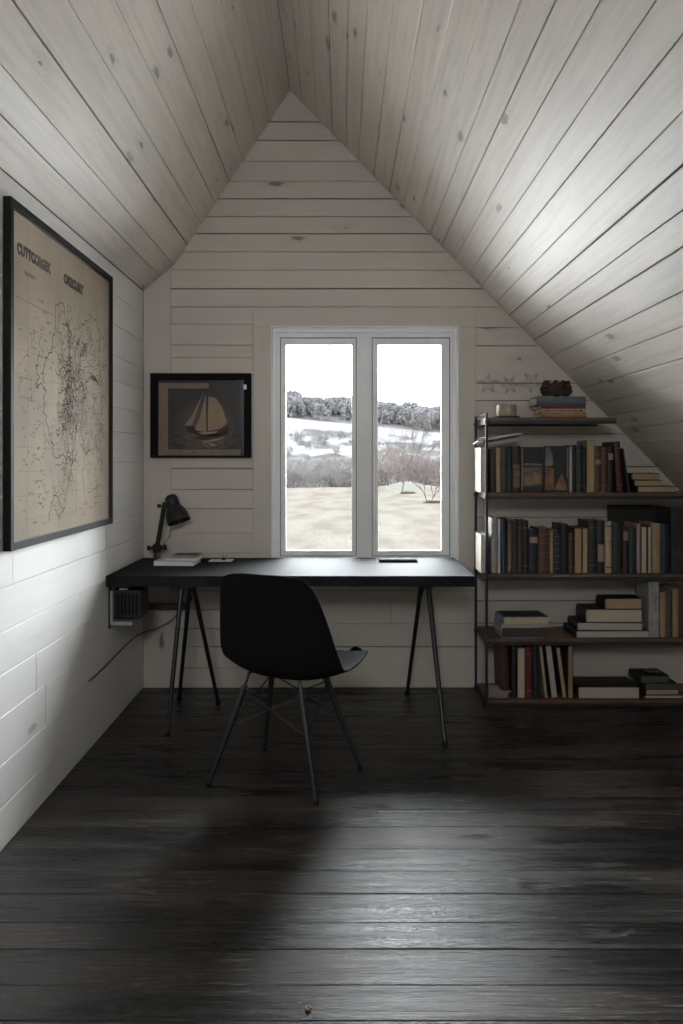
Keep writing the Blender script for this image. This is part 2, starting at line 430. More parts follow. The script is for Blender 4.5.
# ------------------------------------------------------------------ window
def glass():
    m = bpy.data.materials.new('window_glass'); m.use_nodes = True; n = m.node_tree; n.nodes.clear()
    o = N(n, 'ShaderNodeOutputMaterial'); t = N(n, 'ShaderNodeBsdfTransparent'); g = N(n, 'ShaderNodeBsdfGlossy'); g.inputs['Roughness'].default_value = .0
    f = N(n, 'ShaderNodeFresnel'); f.inputs[0].default_value = 1.35; x = N(n, 'ShaderNodeMixShader')
    t.inputs[0].default_value = (.97, .98, .975, 1)
    n.links.new(f.outputs[0], x.inputs[0]); n.links.new(t.outputs[0], x.inputs[1]); n.links.new(g.outputs[0], x.inputs[2]); n.links.new(x.outputs[0], o.inputs[0])
    return m
M_GLASS = glass()
def frame(m, x0, x1, z0, z1, l, r, bt, t, y0, y1, bev=.002):
    m.box(x0, x0+l, y0, y1, z0, z1, bev); m.box(x1-r, x1, y0, y1, z0, z1, bev)
    m.box(x0+l, x1-r, y0, y1, z0, z0+bt, bev); m.box(x0+l, x1-r, y0, y1, z1-t, z1, bev)
def window(root_name, label, y_in, sgn, W, lw):
    root = bpy.data.objects.new(root_name, None); C.objects.link(root); struct(root, label, 'window')
    x0, x1, z0, z1 = W
    Y = lambda a: y_in+sgn*a
    def fr(mb, *a, ya, yb, bev=.002):
        frame(mb, *a, min(Y(ya), Y(yb)), max(Y(ya), Y(yb)), bev)
    m = MB(); fr(m, x0-.004, x1+.004, z0-.004, z1+.004, .007, .007, .007, .007, ya=-.010, yb=.155, bev=.0015)      # thin lining with a crisp lip
    fr(m, x0, x1, z0, z1, lw[0], lw[1], .034, .052, ya=.052, yb=.15)                                  # fixed outer frame
    fr(m, x0+.002, x1-.002, z0+.002, z1-.002, .018, .018, .02, .024, ya=.030, yb=.06)                 # stepped bead
    m.build('window_frame', M_TRIM, root)
    m = MB(); mm = MB()
    xa, xb = lw[2]
    mm.box(xa, xb, min(Y(.040), Y(.15)), max(Y(.040), Y(.15)), z0+.030, z1-.045, .003)
    mm.build('mullion', M_TRIM, root)
    for (a, c, la, lc) in ((x0+lw[0], xa, .034, .028), (xb, x1-lw[1], .036, .051)):
        m = MB(); fr(m, a, c, z0+.034, z1-.052, la, lc, .034, .042, ya=.062, yb=.088, bev=.0015)
        sash = m.build('sash', M_TRIM, root)
        m = MB(); fr(m, a-.002, c+.002, z0+.032, z1-.050, .006, .006, .006, .006, ya=.056, yb=.064, bev=.0005)
        m.build('rubber_seal', pbr('grey_seal', (.10, .10, .10), .7), sash)
        m = MB(); m.box(a+la-.003, c-lc+.003, min(Y(.078), Y(.084)), max(Y(.078), Y(.084)), z0+.034+.031, z1-.052-.039)
        m.build('pane', M_GLASS, sash)
    return root
window('window_1', 'white double casement window looking over snowy fields', YB, 1, WIN, (.041, .037, (.088, .1765)))
window('fill_window', 'white double casement window added behind the viewer for fill light', YR, -1, FILL_WIN, (.041, .041, (-.24, -.18)))  # added out of view, lets in fill light for the room
struct(MB().box(WIN[0]-.0, WIN[1]+.0, YB-.012, YB+.05, .700, .7145, .002).build('trim_2', M_TRIM), 'white window sill board level with the desk', 'trim')

# ------------------------------------------------------------------ desk
DT = .75
desk = thing('desk', 'long charcoal desk with black angled steel legs under the window', 'desk', (-.24, 4.22, 0))
dx, dy = -.24, 4.22
def dbox(m, x0, x1, y0, y1, z0, z1, bev=0): return m.box(x0-dx, x1-dx, y0-dy, y1-dy, z0, z1, bev)
m = MB(); dbox(m, XL+.002, .645, 3.86, YB-.014, DT-.052, DT, .0025); m.build('tabletop', M_DESK, desk)
def leg(p, q, r0=.0125, r1=.010):
    p = Vector(p)-Vector((dx, dy, 0)); q = Vector(q)-Vector((dx, dy, 0))
    m = MB(); d = q-p
    pts = [p, p+d*.02, p+d*.97, q]
    m.tube(pts, [r0, r0, r1, r1*.95], 12); o = m.build('leg', M_BLACK, desk); sharp(o)
    m = MB(); m.tube([q-d.normalized()*.018, q+Vector((0, 0, .0))], [r1*1.35, r1*1.35], 12); f = m.build('foot_cap', M_PLAST, o); sharp(f)
    return o
ZT = DT-.055
leg((-.785, 3.93, ZT), (-.823, 3.775, .004)); leg((-.760, 4.02, ZT), (-.885, 4.36, .004)); leg((-.745, 4.00, ZT), (-.660, 4.29, .004))
leg((.428, 3.96, ZT), (.475, 3.66, .004), .0135, .0105); leg((.405, 4.04, ZT), (.366, 4.47, .004))
m = MB(); m.tube([Vector((.425-dx, 4.02-dy, ZT)), Vector((.400-dx, 4.08-dy, .60)), Vector((.409-dx, 4.16-dy, .555))], .005, 8); m.build('brace', M_BLACK, desk)
m = MB(); m.tube([Vector((-.757-dx, 4.04-dy, .60)), Vector((-.795-dx, 4.1-dy, .69))], .005, 8); m.build('brace', M_BLACK, desk)
for cx, cy in ((-.765, 3.98), (.417, 4.0)):
    m = MB(); dbox(m, cx-.045, cx+.045, cy-.09, cy+.09, DT-.058, DT-.053, .001); dbox(m, cx-.035, cx+.035, cy-.06, cy+.06, DT-.072, DT-.058, .003)
    m.build('mounting_plate', M_BLACK, desk)
m = MB(); dbox(m, -.865, -.80, 4.02, 4.08, .625, DT-.0525, .003); m.build('bracket', M_BLACK, desk)

# ------------------------------------------------------------------ chair
def make_chair():
    M_SHELL = pbr('matt_black_shell', (.009, .009, .009), .8, spec=.04)
    ch = thing('shell_chair', 'black moulded shell chair with slim splayed legs, turned away towards the desk', 'chair', (-.22, 3.31, 0), R(-24))
    k = 1.07
    prof = [(.275, .418), (.262, .436), (.225, .446), (.16, .434), (.09, .420), (.01, .410), (-.07, .408), (-.13, .418), (-.172, .446), (-.197, .495), (-.212, .55), (-.226, .61), (-.241, .67), (-.257, .73), (-.272, .785), (-.284, .822)]
    halfw = [.135, .176, .204, .221, .231, .238, .243, .247, .249, .247, .239, .228, .215, .200, .184, .158]
    up = [-.004, .004, .012, .022, .030, .036, .042, .048, .050, .046, .040, .036, .032, .026, .018, .010]   # how far the rims wrap
    # resample smoothly
    def cr(P, t):
        i = int(t); f = t-i; n = len(P)
        g = lambda j: P[max(0, min(n-1, j))]
        a, b_, c, d = g(i-1), g(i), g(i+1), g(i+2)
        return .5*((2*b_)+(-a+c)*f+(2*a-5*b_+4*c-d)*f*f+(-a+3*b_-3*c+d)*f**3)
    nu, nv = 60, 32; m = bmesh.new(); G = []
    for iu in range(nu+1):
        t = iu/nu*(len(prof)-1-1e-6)
        y = cr([p[0] for p in prof], t); z = cr([p[1] for p in prof], t); W = cr(halfw, t); U = cr(up, t)
        y2 = cr([p[0] for p in prof], min(t+.05, len(prof)-1.001)); z2 = cr([p[1] for p in prof], min(t+.05, len(prof)-1.001))
        y1 = cr([p[0] for p in prof], max(t-.05, 0)); z1 = cr([p[1] for p in prof], max(t-.05, 0))
        T = Vector((0, y2-y1, z2-z1)).normalized(); Nn = Vector((0, T.z, -T.y))      # towards the sitter
        if Nn.y < 0 and Nn.z < 0: Nn = -Nn
        row = []
        for iv in range(nv+1):
            v = -1+2*iv/nv
            e = abs(v)
            fall = -T*0
            # round the front and top ends
            back = .020*(e**4)*max(0, (t-(len(prof)-3))/2) ; front = .060*(e**2.6)*max(0, 1-t/2)
            p = Vector((W*v, y, z))+Nn*(U*(e**2.4)*1.15)-T*back+T*front
            row.append(m.verts.new(p*k+Vector((.034, .012, -.004))))
        G.append(row)
    for i in range(nu):
        for j in range(nv): m.faces.new((G[i][j], G[i][j+1], G[i+1][j+1], G[i+1][j]))
    me = bpy.data.meshes.new('shell'); bmesh.ops.recalc_face_normals(m, faces=m.faces); m.to_mesh(me); m.free(); me.materials.append(M_SHELL)
    for p in me.polygons: p.use_smooth = True
    sh = bpy.data.objects.new('shell', me); C.objects.link(sh); sh.parent = ch
    sm = sh.modifiers.new('thickness', 'SOLIDIFY'); sm.thickness = .006; sm.offset = 0
    bv = sh.modifiers.new('rim', 'BEVEL'); bv.width = .002; bv.segments = 2; bv.limit_method = 'ANGLE'
    tops = {(-1, -1): (-.125, -.105), (1, -1): (.105, -.105), (1, 1): (.095, .125), (-1, 1): (-.14, .125)}
    feet = {(-1, -1): (-.242, -.225), (1, -1): (.225, -.200), (1, 1): (.242, .185), (-1, 1): (-.235, .215)}
    mids = {}
    for s in tops:
        a = Vector((*tops[s], .436)); f = Vector((*feet[s], 0.)); d = f-a
        e = a+d*.10
        lg = MB().tube([e, e+d*.3, f+Vector((0, 0, .012))], [.0125, .0135, .0085], 14).build('leg', M_BLACK, ch); sharp(lg)
        MB().tube([f+Vector((0, 0, .016))-d.normalized()*.002, f+Vector((0, 0, .001))], [.0105, .0105], 14).build('foot_cap', M_PLAST, lg)
        kk = MB(); top = Vector((tops[s][0]*.72, tops[s][1]*.72, (.4495)+.004)); kk.tube([top, a*1.0+Vector((0, 0, .006)), e+d*.01], [.006, .0065, .006], 8)
        kk.tube([top+Vector((0, 0, -.008)), top+Vector((0, 0, .003))], [.016, .012], 12)
        br = kk.build('mount_arm', M_BLACK, ch)
        bo = MB().tube([a+d*.125+Vector((-.018, 0, 0)), a+d*.125+Vector((.018, 0, 0))], .0045, 8).build('bolt', M_CHROME, ch)
        mids[s] = (a, d)
    # crossed wire braces
    for p, q in (((-1, -1), (1, -1)), ((1, -1), (1, 1)), ((1, 1), (-1, 1)), ((-1, 1), (-1, -1))):
        for u, v in ((p, q), (q, p)):
            A = mids[u][0]+mids[u][1]*.14; B = mids[v][0]+mids[v][1]*.47
            MB().tube([A, (A+B)/2+Vector((0, 0, .004)), B], .0028, 6).build('wire_brace', M_BLACK, ch)
    return ch
make_chair()

# ------------------------------------------------------------------ desk lamp
def oriented(p, axis):
    a = Vector(axis).normalized(); return Matrix.Translation(Vector(p)) @ a.to_track_quat('Z', 'Y').to_matrix().to_4x4()
LX, LY = -1.035, 4.46
lamp = thing('desk_lamp', 'black adjustable desk lamp with bell shade in the left desk corner', 'lamp', (LX, LY, DT))
B0 = Vector((.0, 0, 0))
m = MB(); m.lathe([(.0, .0), (.034, .0), (.036, .004), (.034, .010), (.016, .015), (.012, .03), (.011, .05), (0, .05)]); o = m.build('base', M_BLACK, lamp); sharp(o)
J1 = Vector((.006, 0, .070)); J2 = Vector((.048, -.01, .305))
m = MB(); m.lathe([(0, -.014), (.024, -.014), (.028, -.008), (.028, .008), (.024, .014), (0, .014)], oriented(J1, (0, 1, .15)))
m.tube([Vector((0, 0, .045)), J1], .010, 12); o = m.build('joint', M_BLACK, lamp); sharp(o)
m = MB(); m.tube([J1+Vector((-.045, -.004, .000)), J1+Vector((.048, -.004, .004))], [.009, .009], 10); m.tube([J1+Vector((.038, -.004, .003)), J1+Vector((.055, -.004, .004))], .015, 12)
m.tube([J1+Vector((-.052, -.004, -.001)), J1+Vector((-.036, -.004, 0))], .014, 12); o = m.build('adjusting_knob', M_BLACK, lamp); sharp(o)
m = MB(); m.tube([J1, J2], [.0130, .0125], 12); o = m.build('arm', M_BLACK, lamp); sharp(o)
m = MB(); m.tube([J2+Vector((-.03, -.002, .0)), J2+Vector((.035, -.002, .0))], .006, 10); m.tube([J2+Vector((-.036, -.002, 0)), J2+Vector((-.020, -.002, 0))], .011, 10)
m.box(J2.x-.008, J2.x+.016, J2.y-.012, J2.y+.012, J2.z-.01, J2.z+.022, .003); o = m.build('tilt_joint', M_BLACK, lamp); sharp(o)
ax = Vector((.36, -.22, -.92)).normalized(); hp = Vector((.082, -.012, .365))
mt = oriented(hp, ax)
m = MB(); prof = [(.003, .0), (.022, .002), (.033, .012), (.037, .028), (.037, .055), (.036, .060), (.042, .075), (.053, .095), (.061, .12), (.065, .150), (.066, .160), (.0645, .160), (.063, .150), (.059, .12), (.051, .095), (.040, .075), (.034, .060), (.034, .03), (.02, .006), (.003, .004)]
m.lathe(prof, mt, 40); o = m.build('lamp_shade', M_BLACK, lamp); sharp(o, 50)
m = MB(); m.lathe([(.014, .04), (.014, .065), (.018, .075), (.026, .10), (.027, .115), (.02, .132), (.0, .139)], mt, 20); o = m.build('bulb', pbr('frosted_bulb', (.7, .7, .68), .4), lamp, smooth=True)
m = MB(); m.tube([hp+Vector((.0, .03, -.03)), Vector((.085, .02, .20)), Vector((.070, .02, .13)), Vector((.045, .02, .095)), Vector((.02, .02, .06)), Vector((.01, .04, .006))], .0022, 6)
m.build('cable', M_PLAST, lamp)

# ------------------------------------------------------------------ things on the desk
def flat_col(name, c, r=.6, **k): return pbr(name, c, r, **k)
def book_mesh(t, h, w, round_spine=True, cov=.0025, ins=.004):
    """local: X thickness, Y width from spine to fore-edge, Z height"""
    c = MB(); n = 6 if round_spine else 1
    sp = []
    bul = min(.006, t*.18) if round_spine else 0.
    for i in range(n+1):
        f = i/n; sp.append((t*f, -bul*math.sin(PI*f)+bul))
    outer = [(0, w)]+sp+[(t, w)]
    inner = [(t-cov, w)]+[(min(max(x, cov), t-cov), y+cov) for x, y in sp[::-1]]+[(cov, w)]
    a = outer+inner; b0 = [c.b.verts.new((x, y, 0)) for x, y in a]; b1 = [c.b.verts.new((x, y, h)) for x, y in a]
    no = len(outer); N_ = len(a)
    for i in range(N_):
        j = (i+1) % N_; c.b.faces.new((b0[i], b0[j], b1[j], b1[i]))
    for i in range(no-1):
        q = (i, i+1, N_-2-i, N_-1-i)
        c.b.faces.new([b1[k] for k in q]); c.b.faces.new([b0[k] for k in q][::-1])
    p = MB(); p.box(cov+.0002, t-cov-.0002, bul+cov, w-ins, ins*.25, h-ins)
    return c, p
def book(name, label, t, h, w, cover, mtx, pages=None, bands=(), group=None, soft=False, cat='book'):
    root = thing(name, label, cat, group=group)
    root.matrix_world = mtx
    cov = .0012 if soft else .0025
    c, p = book_mesh(t, h, w, not soft and t > .012, min(cov, t*.2), .0015 if soft else .004)
    c.build('cover', cover, root); p.build('page_block', pages or M_PAGES, root)
    for z0, z1, mt_ in bands:
        MB().box(t*.08, t*.92, -.0012, .004, h*z0, h*z1, .0004).build('spine_label', mt_, root)
    return root
def M4(cx, cy, cz, loc):
    m = Matrix((Vector(cx), Vector(cy), Vector(cz))).transposed().to_4x4(); m.translation = Vector(loc); return m
def flat_book(label, x0, x1, z0, z1, y0, y1, cover, spine='L', yaw=0., group=None, soft=False, pages=None, name='book', bands=()):
    rot = Matrix.Translation(Vector(((x0+x1)/2, (y0+y1)/2, 0))) @ Matrix.Rotation(yaw, 4, 'Z') @ Matrix.Translation(-Vector(((x0+x1)/2, (y0+y1)/2, 0)))
    if spine == 'L': mt, h, w_ = M4((0, 0, 1), (1, 0, 0), (0, 1, 0), (x0, y0, z0)), y1-y0, x1-x0
    elif spine == 'B': mt, h, w_ = M4((0, 0, 1), (0, -1, 0), (1, 0, 0), (x0, y1, z0)), x1-x0, y1-y0
    elif spine == 'F': mt, h, w_ = M4((0, 0, 1), (0, 1, 0), (-1, 0, 0), (x1, y0, z0)), x1-x0, y1-y0
    return book(name, label, z1-z0, h, w_, cover, rot @ mt, pages, bands, group, soft)

c_white = flat_col('white_cover', (.70, .70, .69), .5); c_grey = flat_col('grey_cover', (.30, .30, .30), .5); c_black = flat_col('black_cover', (.012, .012, .013), .45, bump=.05)
WP = pbr('white_pages', (.50, .49, .46), .8, var=.08, vscale=220)
flat_book('thick white book lying at the bottom of the small stack beside the desk lamp', -.990, -.778, DT+.0005, DT+.024, 4.225, 4.395, c_white, 'B', R(-4), 'books on the desk', pages=pbr('bright_pages', (.82, .82, .81), .7))
flat_book('thin pale grey book in the middle of the small stack beside the desk lamp', -.935, -.765, DT+.0245, DT+.040, 4.24, 4.40, flat_col('pale_grey_cover', (.42, .42, .42), .45), 'B', R(-9), 'books on the desk', pages=pbr('bright_pages', (.82, .82, .81), .7))
flat_book('slim black booklet topping the small stack beside the desk lamp', -.905, -.775, DT+.0405, DT+.047, 4.31, 4.42, c_black, 'B', R(-5), 'books on the desk', soft=True)
m = MB(); m.box(-.733, -.605, 4.40, 4.50, DT+.0004, DT+.0034, .0008); tag(m.build('paper_pad', M_PAPER), 'small flat white paper pad on the desk left of the window', 'paper pad')
tag(sharp(MB().tube([(-.79, 4.47, DT+.006), (-.775, 4.468, DT+.006), (-.742, 4.462, DT+.006)], [.005, .0062, .0055], 10).build('pen', M_BLACK)), 'short black pen beside the white paper pad on the desk', 'pen')
cl = thing('binder_clip', 'tiny black clip standing on the white paper pad', 'clip', (-.655, 4.45, DT+.0036))
MB().prism([(-.012, 0), (.012, 0), (.004, .014), (-.004, .014)], lambda p: Vector((p[0], -.009, p[1])), lambda p: Vector((p[0], .009, p[1]))).build('clip_body', M_BLACK, cl)
m = MB(); m.tube([(-.003, -.005, .013), (-.006, -.004, .03), (-.002, 0, .036), (-.006, .004, .03), (-.003, .005, .013)], .0012, 6); m.tube([(.003, -.005, .013), (.014, -.004, .022), (.016, 0, .024), (.014, .004, .022), (.003, .005, .013)], .0012, 6)
m.build('wire_handle', M_BLACK, cl)
pc = thing('flat_case', 'slim flat black case lying on the desk below the right window', 'case', (.312, 4.405, DT))
MB().box(-.105, .105, -.035, .035, .0005, .009, .003).build('case_body', pbr('matt_case_cloth', (.008, .008, .008), .95, spec=0.), pc)
MB().box(-.1056, .1056, -.0356, .0356, .0042, .0052, .0).build('seam', pbr('dim_edge', (.03, .03, .03), .9, spec=0.), pc)

# ------------------------------------------------------------------ boxes and rail below the desk
cb = thing('power_box', 'black power box in a pale metal bracket fixed below the left desk end', 'power box', (XL, 3.98, .5))
M_PALE = pbr('pale_metal', (.42, .42, .40), .5)
MB().box(.012, .150, -.035, .125, .028, .166, .004).build('box_body', M_BLACK, cb)
m = MB(); m.box(.006, .115, -.062, .10, .000, .018, .002); m.box(.006, .018, -.062, .10, .018, .168, .002); m.build('bracket', M_PALE, cb)
MB().box(.0015, .006, -.075, -.035, -.015, .185, .001).build('mounting_strip', M_BLACK, cb)
MB().box(.05, .09, -.058, -.03, .172, .184, .002).build('clip', M_PALE, cb)
m = MB()
for i in range(6): m.box(.035+.018*i, .043+.018*i, -.0375, -.0345, .05, .15, .0008)
m.build('vent_fin', M_PLAST, cb)
rl = thing('wall_rail', 'thin brown wooden rail fixed along the wall below the desk', 'rail', (-.98, YB, .47))
MB().box(-.155, .09, -.030, -.002, -.018, .018, .003).build('rail_board', pbr('aged_brown_wood', (.10, .08, .06), .6, var=.3, vscale=10, stretch=(1, 10, 10)), rl)
for x in (-.12, .05): MB().lathe([(0, 0), (.006, 0), (.006, .003), (0, .004)], oriented((x, -.030, 0), (0, -1, 0)), 12).build('screw', M_CHROME, rl)
def smooth_path(P, n=6):
    P = [Vector(p) for p in P]; o_ = []
    for i in range(len(P)-1):
        a, b_, c, d = P[max(i-1, 0)], P[i], P[i+1], P[min(i+2, len(P)-1)]
        for k in range(n):
            f = k/n; o_.append(.5*((2*b_)+(c-a)*f+(2*a-5*b_+4*c-d)*f*f+(-a+3*b_-3*c+d)*f**3))
    return o_+[P[-1]]
tag(MB().tube(smooth_path([(-.925, 4.565, .447), (-.965, 4.55, .40), (-1.04, 4.53, .36), (-1.115, 4.44, .345), (-1.133, 4.25, .338), (-1.134, 4.05, .33), (-1.134, 3.85, .32), (-1.134, 3.63, .315), (-1.145, 3.60, .314)]), .0028, 6).build('cable', M_PLAST), 'thin black cable sagging from the rail below the desk along the left wall', 'cable')

# ------------------------------------------------------------------ map on the left wall
mp_ = thing('wall_map', 'large old beige map in a black frame on the left wall', 'framed map', (XL, 3.287, 1.60))
MW, MH = 1.20, 1.195
# local frame of the map: u along +Y (to the right as seen), v up, n out of the wall
mu = lambda u, v, n: Vector((n, u-MW/2, v-MH/2))
m = MB(); fw = .026
def mbox(m, u0, u1, v0, v1, n0, n1, bev=0): m.box(n0, n1, u0-MW/2, u1-MW/2, v0-MH/2, v1-MH/2, bev)
mbox(m, 0, fw, 0, MH, .002, .030, .002); mbox(m, MW-fw, MW, 0, MH, .002, .030, .002); mbox(m, fw, MW-fw, 0, fw, .002, .030, .002); mbox(m, fw, MW-fw, MH-fw, MH, .002, .030, .002)
m.build('frame', pbr('black_painted_frame', (.010, .009, .009), .6, spec=.15, var=.2, vscale=30), mp_)
m = MB(); q = .004
for a in ((fw, fw+q, fw, MH-fw), (MW-fw-q, MW-fw, fw, MH-fw), (fw+q, MW-fw-q, fw, fw+q), (fw+q, MW-fw-q, MH-fw-q, MH-fw)): mbox(m, *a, .010, .0245)
m.build('inner_lip', pbr('worn_lip', (.05, .045, .04), .4), mp_)
paper = pbr('aged_map_paper', (.30, .238, .172), .8, var=.14, vscale=3.5)
m = MB(); mbox(m, fw, MW-fw, fw, MH-fw, .008, .018); sheet = m.build('map_sheet', paper, mp_)
INK = pbr('faded_black_ink', (.045, .032, .022), .85); INK2 = pbr('thin_faded_ink', (.12, .088, .06), .85)
rng = random.Random(5)
def polyline(m, pts, wd, n=.0186):
    for i in range(len(pts)-1):
        a, c = pts[i], pts[i+1]; dx_, dy_ = c[0]-a[0], c[1]-a[1]; l = math.hypot(dx_, dy_)
        if l < 1e-6: continue
        nx, ny = -dy_/l*wd/2, dx_/l*wd/2
        if not all(fw+.006 < p[0] < MW-fw-.006 and fw+.006 < p[1] < MH-fw-.006 for p in (a, c)): continue
        m.quad(mu(a[0]+nx, a[1]+ny, n), mu(a[0]-nx, a[1]-ny, n), mu(c[0]-nx, c[1]-ny, n), mu(c[0]+nx, c[1]+ny, n))
def wander(m, u, v, ang, n, step, jit, wd, pull=0., nn=.0186):
    pts = [(u, v)]; a0 = ang
    for i in range(n):
        ang += rng.gauss(0, jit); ang += (a0-ang)*pull
        u += math.cos(ang)*step; v += math.sin(ang)*step; pts.append((u, v))
    polyline(m, pts, wd, nn); return pts
m = MB()
def U(x): return fw+(x)*(MW-2*fw)        # fractions of the sheet
def V(y): return MH-fw-y*(MH-2*fw)
# coast lines (fractions: x from left, y from top)
def path(pts, sub=7, amp=.007, wd=.0034):
    out_ = []
    for i in range(len(pts)-1):
        for k in range(sub):
            f = k/sub; x = pts[i][0]*(1-f)+pts[i+1][0]*f; y = pts[i][1]*(1-f)+pts[i+1][1]*f
            out_.append((U(x+rng.gauss(0, amp)), V(y+rng.gauss(0, amp*.8))))
    out_.append((U(pts[-1][0]), V(pts[-1][1]))); polyline(m, out_, wd); return out_
path([(.33, .40), (.38, .22), (.44, .20), (.50, .30), (.52, .42), (.47, .50), (.40, .52)])
path([(.60, .34), (.66, .24), (.74, .20), (.82, .19), (.88, .24), (.86, .36), (.90, .5), (.86, .62), (.9, .78)])
path([(.20, .52), (.24, .50), (.28, .52), (.26, .60), (.33, .68), (.35, .74), (.50, .745), (.56, .72), (.60, .60)])
path([(.26, .50), (.27, .42), (.34, .38)]); path([(.20, .52), (.20, .46), (.22, .40)])
path([(.43, .92), (.37, .87), (.33, .90), (.30, .96)], wd=.003); path([(.33, .90), (.40, .95), (.46, .93), (.47, .88), (.42, .84)], wd=.003)
path([(.66, .50), (.64, .62), (.68, .72), (.66, .84), (.70, .93)], wd=.003); path([(.70, .88), (.8, .87), (.88, .85)], wd=.0022)
path([(.5, .30), (.53, .45), (.55, .60), (.54, .75), (.50, .86)], wd=.0035); path([(.48, .5), (.5, .62), (.47, .75)], wd=.0035)
for i in range(80):
    wander(m, U(rng.uniform(.40, .66)), V(rng.uniform(.25, .62)), rng.uniform(0, 2*PI), rng.randint(8, 26), .009, .9, rng.uniform(.0014, .0028))
for i in range(110):
    wander(m, U(rng.uniform(.62, .93)), V(rng.uniform(.25, .78)), rng.choice((PI/2, -PI/2, 0)), rng.randint(6, 22), .010, .8, rng.uniform(.0012, .0024))
for i in range(60):
    wander(m, U(rng.gauss(.50, .035)), V(rng.uniform(.36, .82)), -PI/2+rng.gauss(0, .3), rng.randint(6, 16), .009, .7, rng.uniform(.002, .004))
for i in range(60): wander(m, U(rng.uniform(.1, .9)), V(rng.uniform(.3, .95)), rng.uniform(0, 6.3), rng.randint(4, 14), .012, .6, .0013)
for i in range(26):   # the dense dark hachures in the middle
    x, y = rng.gauss(.50, .04), rng.gauss(.46, .02); polyline(m, [(U(x), V(y)), (U(x+.02), V(y+.006))], .003)
for i in range(24):
    x, y = .72+.12*rng.random(), .0; y = .42+(x-.72)*.12+rng.gauss(0, .006); polyline(m, [(U(x), V(y)), (U(x+.03), V(y+.008))], .004)
# place names: short strokes standing for hand-drawn words
def word(u, v, n, h, gapf=.35):
    for k in range(n):
        x = u+k*h*.75
        for s_ in range(2):
            a = (x+rng.uniform(0, h*.5), v+rng.uniform(0, h)); c = (x+rng.uniform(0, h*.6), v+rng.uniform(0, h)); polyline(m, [a, c], h*.22)
for i in range(80): word(U(rng.uniform(.05, .28)), V(rng.uniform(.33, .97)), rng.randint(2, 5), rng.uniform(.007, .012))
for i in range(170): word(U(rng.uniform(.28, .94)), V(rng.uniform(.22, .97)), rng.randint(2, 6), rng.uniform(.006, .010))
for r_ in range(4): word(U(.22+.03*r_), V(.24+.03*r_), 6, .011)
word(U(.10), V(.180), 8, .018)
word(U(.10), V(.180), 8, .016)
m.build('printed_drawing', INK, sheet)
m = MB()
for x in (.125, .40, .575): polyline(m, [(U(x), V(.0+.01)), (U(x), V(.99))], .0016, .0184)
polyline(m, [(U(.03), V(.26)), (U(.35), V(.26))], .002, .0184)
for i in range(12): polyline(m, [(U(.02+.08*i), V(.3)), (U(.02+.08*i), V(.97))], .0007, .0184)
for i in range(9): polyline(m, [(U(.02), V(.34+.075*i)), (U(.97), V(.34+.075*i))], .0007, .0184)
for (a, c, d_, e) in ((.80, .90, .90, .925), (.06, .16, .50, .56)):
    polyline(m, [(U(a), V(d_)), (U(c), V(d_)), (U(c), V(e)), (U(a), V(e)), (U(a), V(d_))], .0025, .0184)
m.build('grid_lines', INK2, sheet)
def text_mesh(txt, size, wid, mat, parent, mtx, name, off=.0, ext=.0004):
    cu = bpy.data.curves.new(name, 'FONT'); cu.body = txt; cu.size = size; cu.offset = off; cu.extrude = ext; cu.resolution_u = 3
    o = bpy.data.objects.new(name, cu); C.objects.link(o)
    bpy.context.view_layer.update()
    dg = bpy.context.evaluated_depsgraph_get(); me = bpy.data.meshes.new_from_object(o.evaluated_get(dg))
    bpy.data.objects.remove(o); bpy.data.curves.remove(cu)
    xs = [v.co.x for v in me.vertices]; s_ = wid/(max(xs)-min(xs)); x0 = min(xs)
    for v in me.vertices: v.co = mtx @ Vector(((v.co.x-x0)*s_, v.co.y, v.co.z))
    me.materials.clear(); me.materials.append(mat)
    o = bpy.data.objects.new(name, me); C.objects.link(o); o.parent = parent; return o
def mapmat(u, v): return M4((0, 1, 0), (0, 0, 1), (1, 0, 0), mu(u, v, .0186))
text_mesh('CUTTCORGEK', .050, .325, INK, sheet, mapmat(U(.045), V(.125)), 'map_title', .0038)
text_mesh('OKECURY', .050, .25, INK, sheet, mapmat(U(.45), V(.125)), 'map_title', .0038)

# ------------------------------------------------------------------ framed sailing boat
px0, px1, pz0, pz1 = -1.093, -.517, 1.323, 1.806
bp_ = thing('framed_picture', 'black framed picture of a sailing boat left of the window', 'framed picture', ((px0+px1)/2, YB-.001, (pz0+pz1)/2))
PW, PH = px1-px0, pz1-pz0
def pz(x, y):   # enlarged-crop coordinates of the frame (60..632, 75..555) to local x,z
    return ((x-60)/(632-60)-.5)*PW, (.5-(y-75)/(555-75))*PH
def pbox(m, x0, x1, y0, y1, n0, n1, bev=0):
    a, b_ = pz(x0, y1); c, d = pz(x1, y0); m.box(a, c, -n1, -n0, b_, d, bev)
M_FR = pbr('black_stained_frame', (.009, .008, .009), .7, spec=.12, var=.2, vscale=20)
m = MB(); pbox(m, 60, 100, 75, 555, .002, .034, .003); pbox(m, 592, 632, 75, 555, .002, .034, .003); pbox(m, 100, 592, 75, 110, .002, .034, .003); pbox(m, 100, 592, 542, 555, .002, .034, .003); m.build('frame', M_FR, bp_)
m = MB(); pbox(m, 100, 592, 110, 542, .002, .008); m.build('backing', pbr('dark_brown_backing', (.030, .024, .020), .6, var=.3, vscale=6), bp_)
M_MAT = pbr('beige_mount', (.235, .175, .125), .8, var=.08, vscale=20)
m = MB(); pbox(m, 104, 158, 130, 542, .008, .014, .0005); pbox(m, 158, 390, 130, 160, .008, .014, .0005); pbox(m, 158, 572, 508, 542, .008, .014, .0005); m.build('mount', M_MAT, bp_)
m = MB(); pbox(m, 572, 592, 112, 542, .008, .018); m.build('side_strip', M_BLACK, bp_)
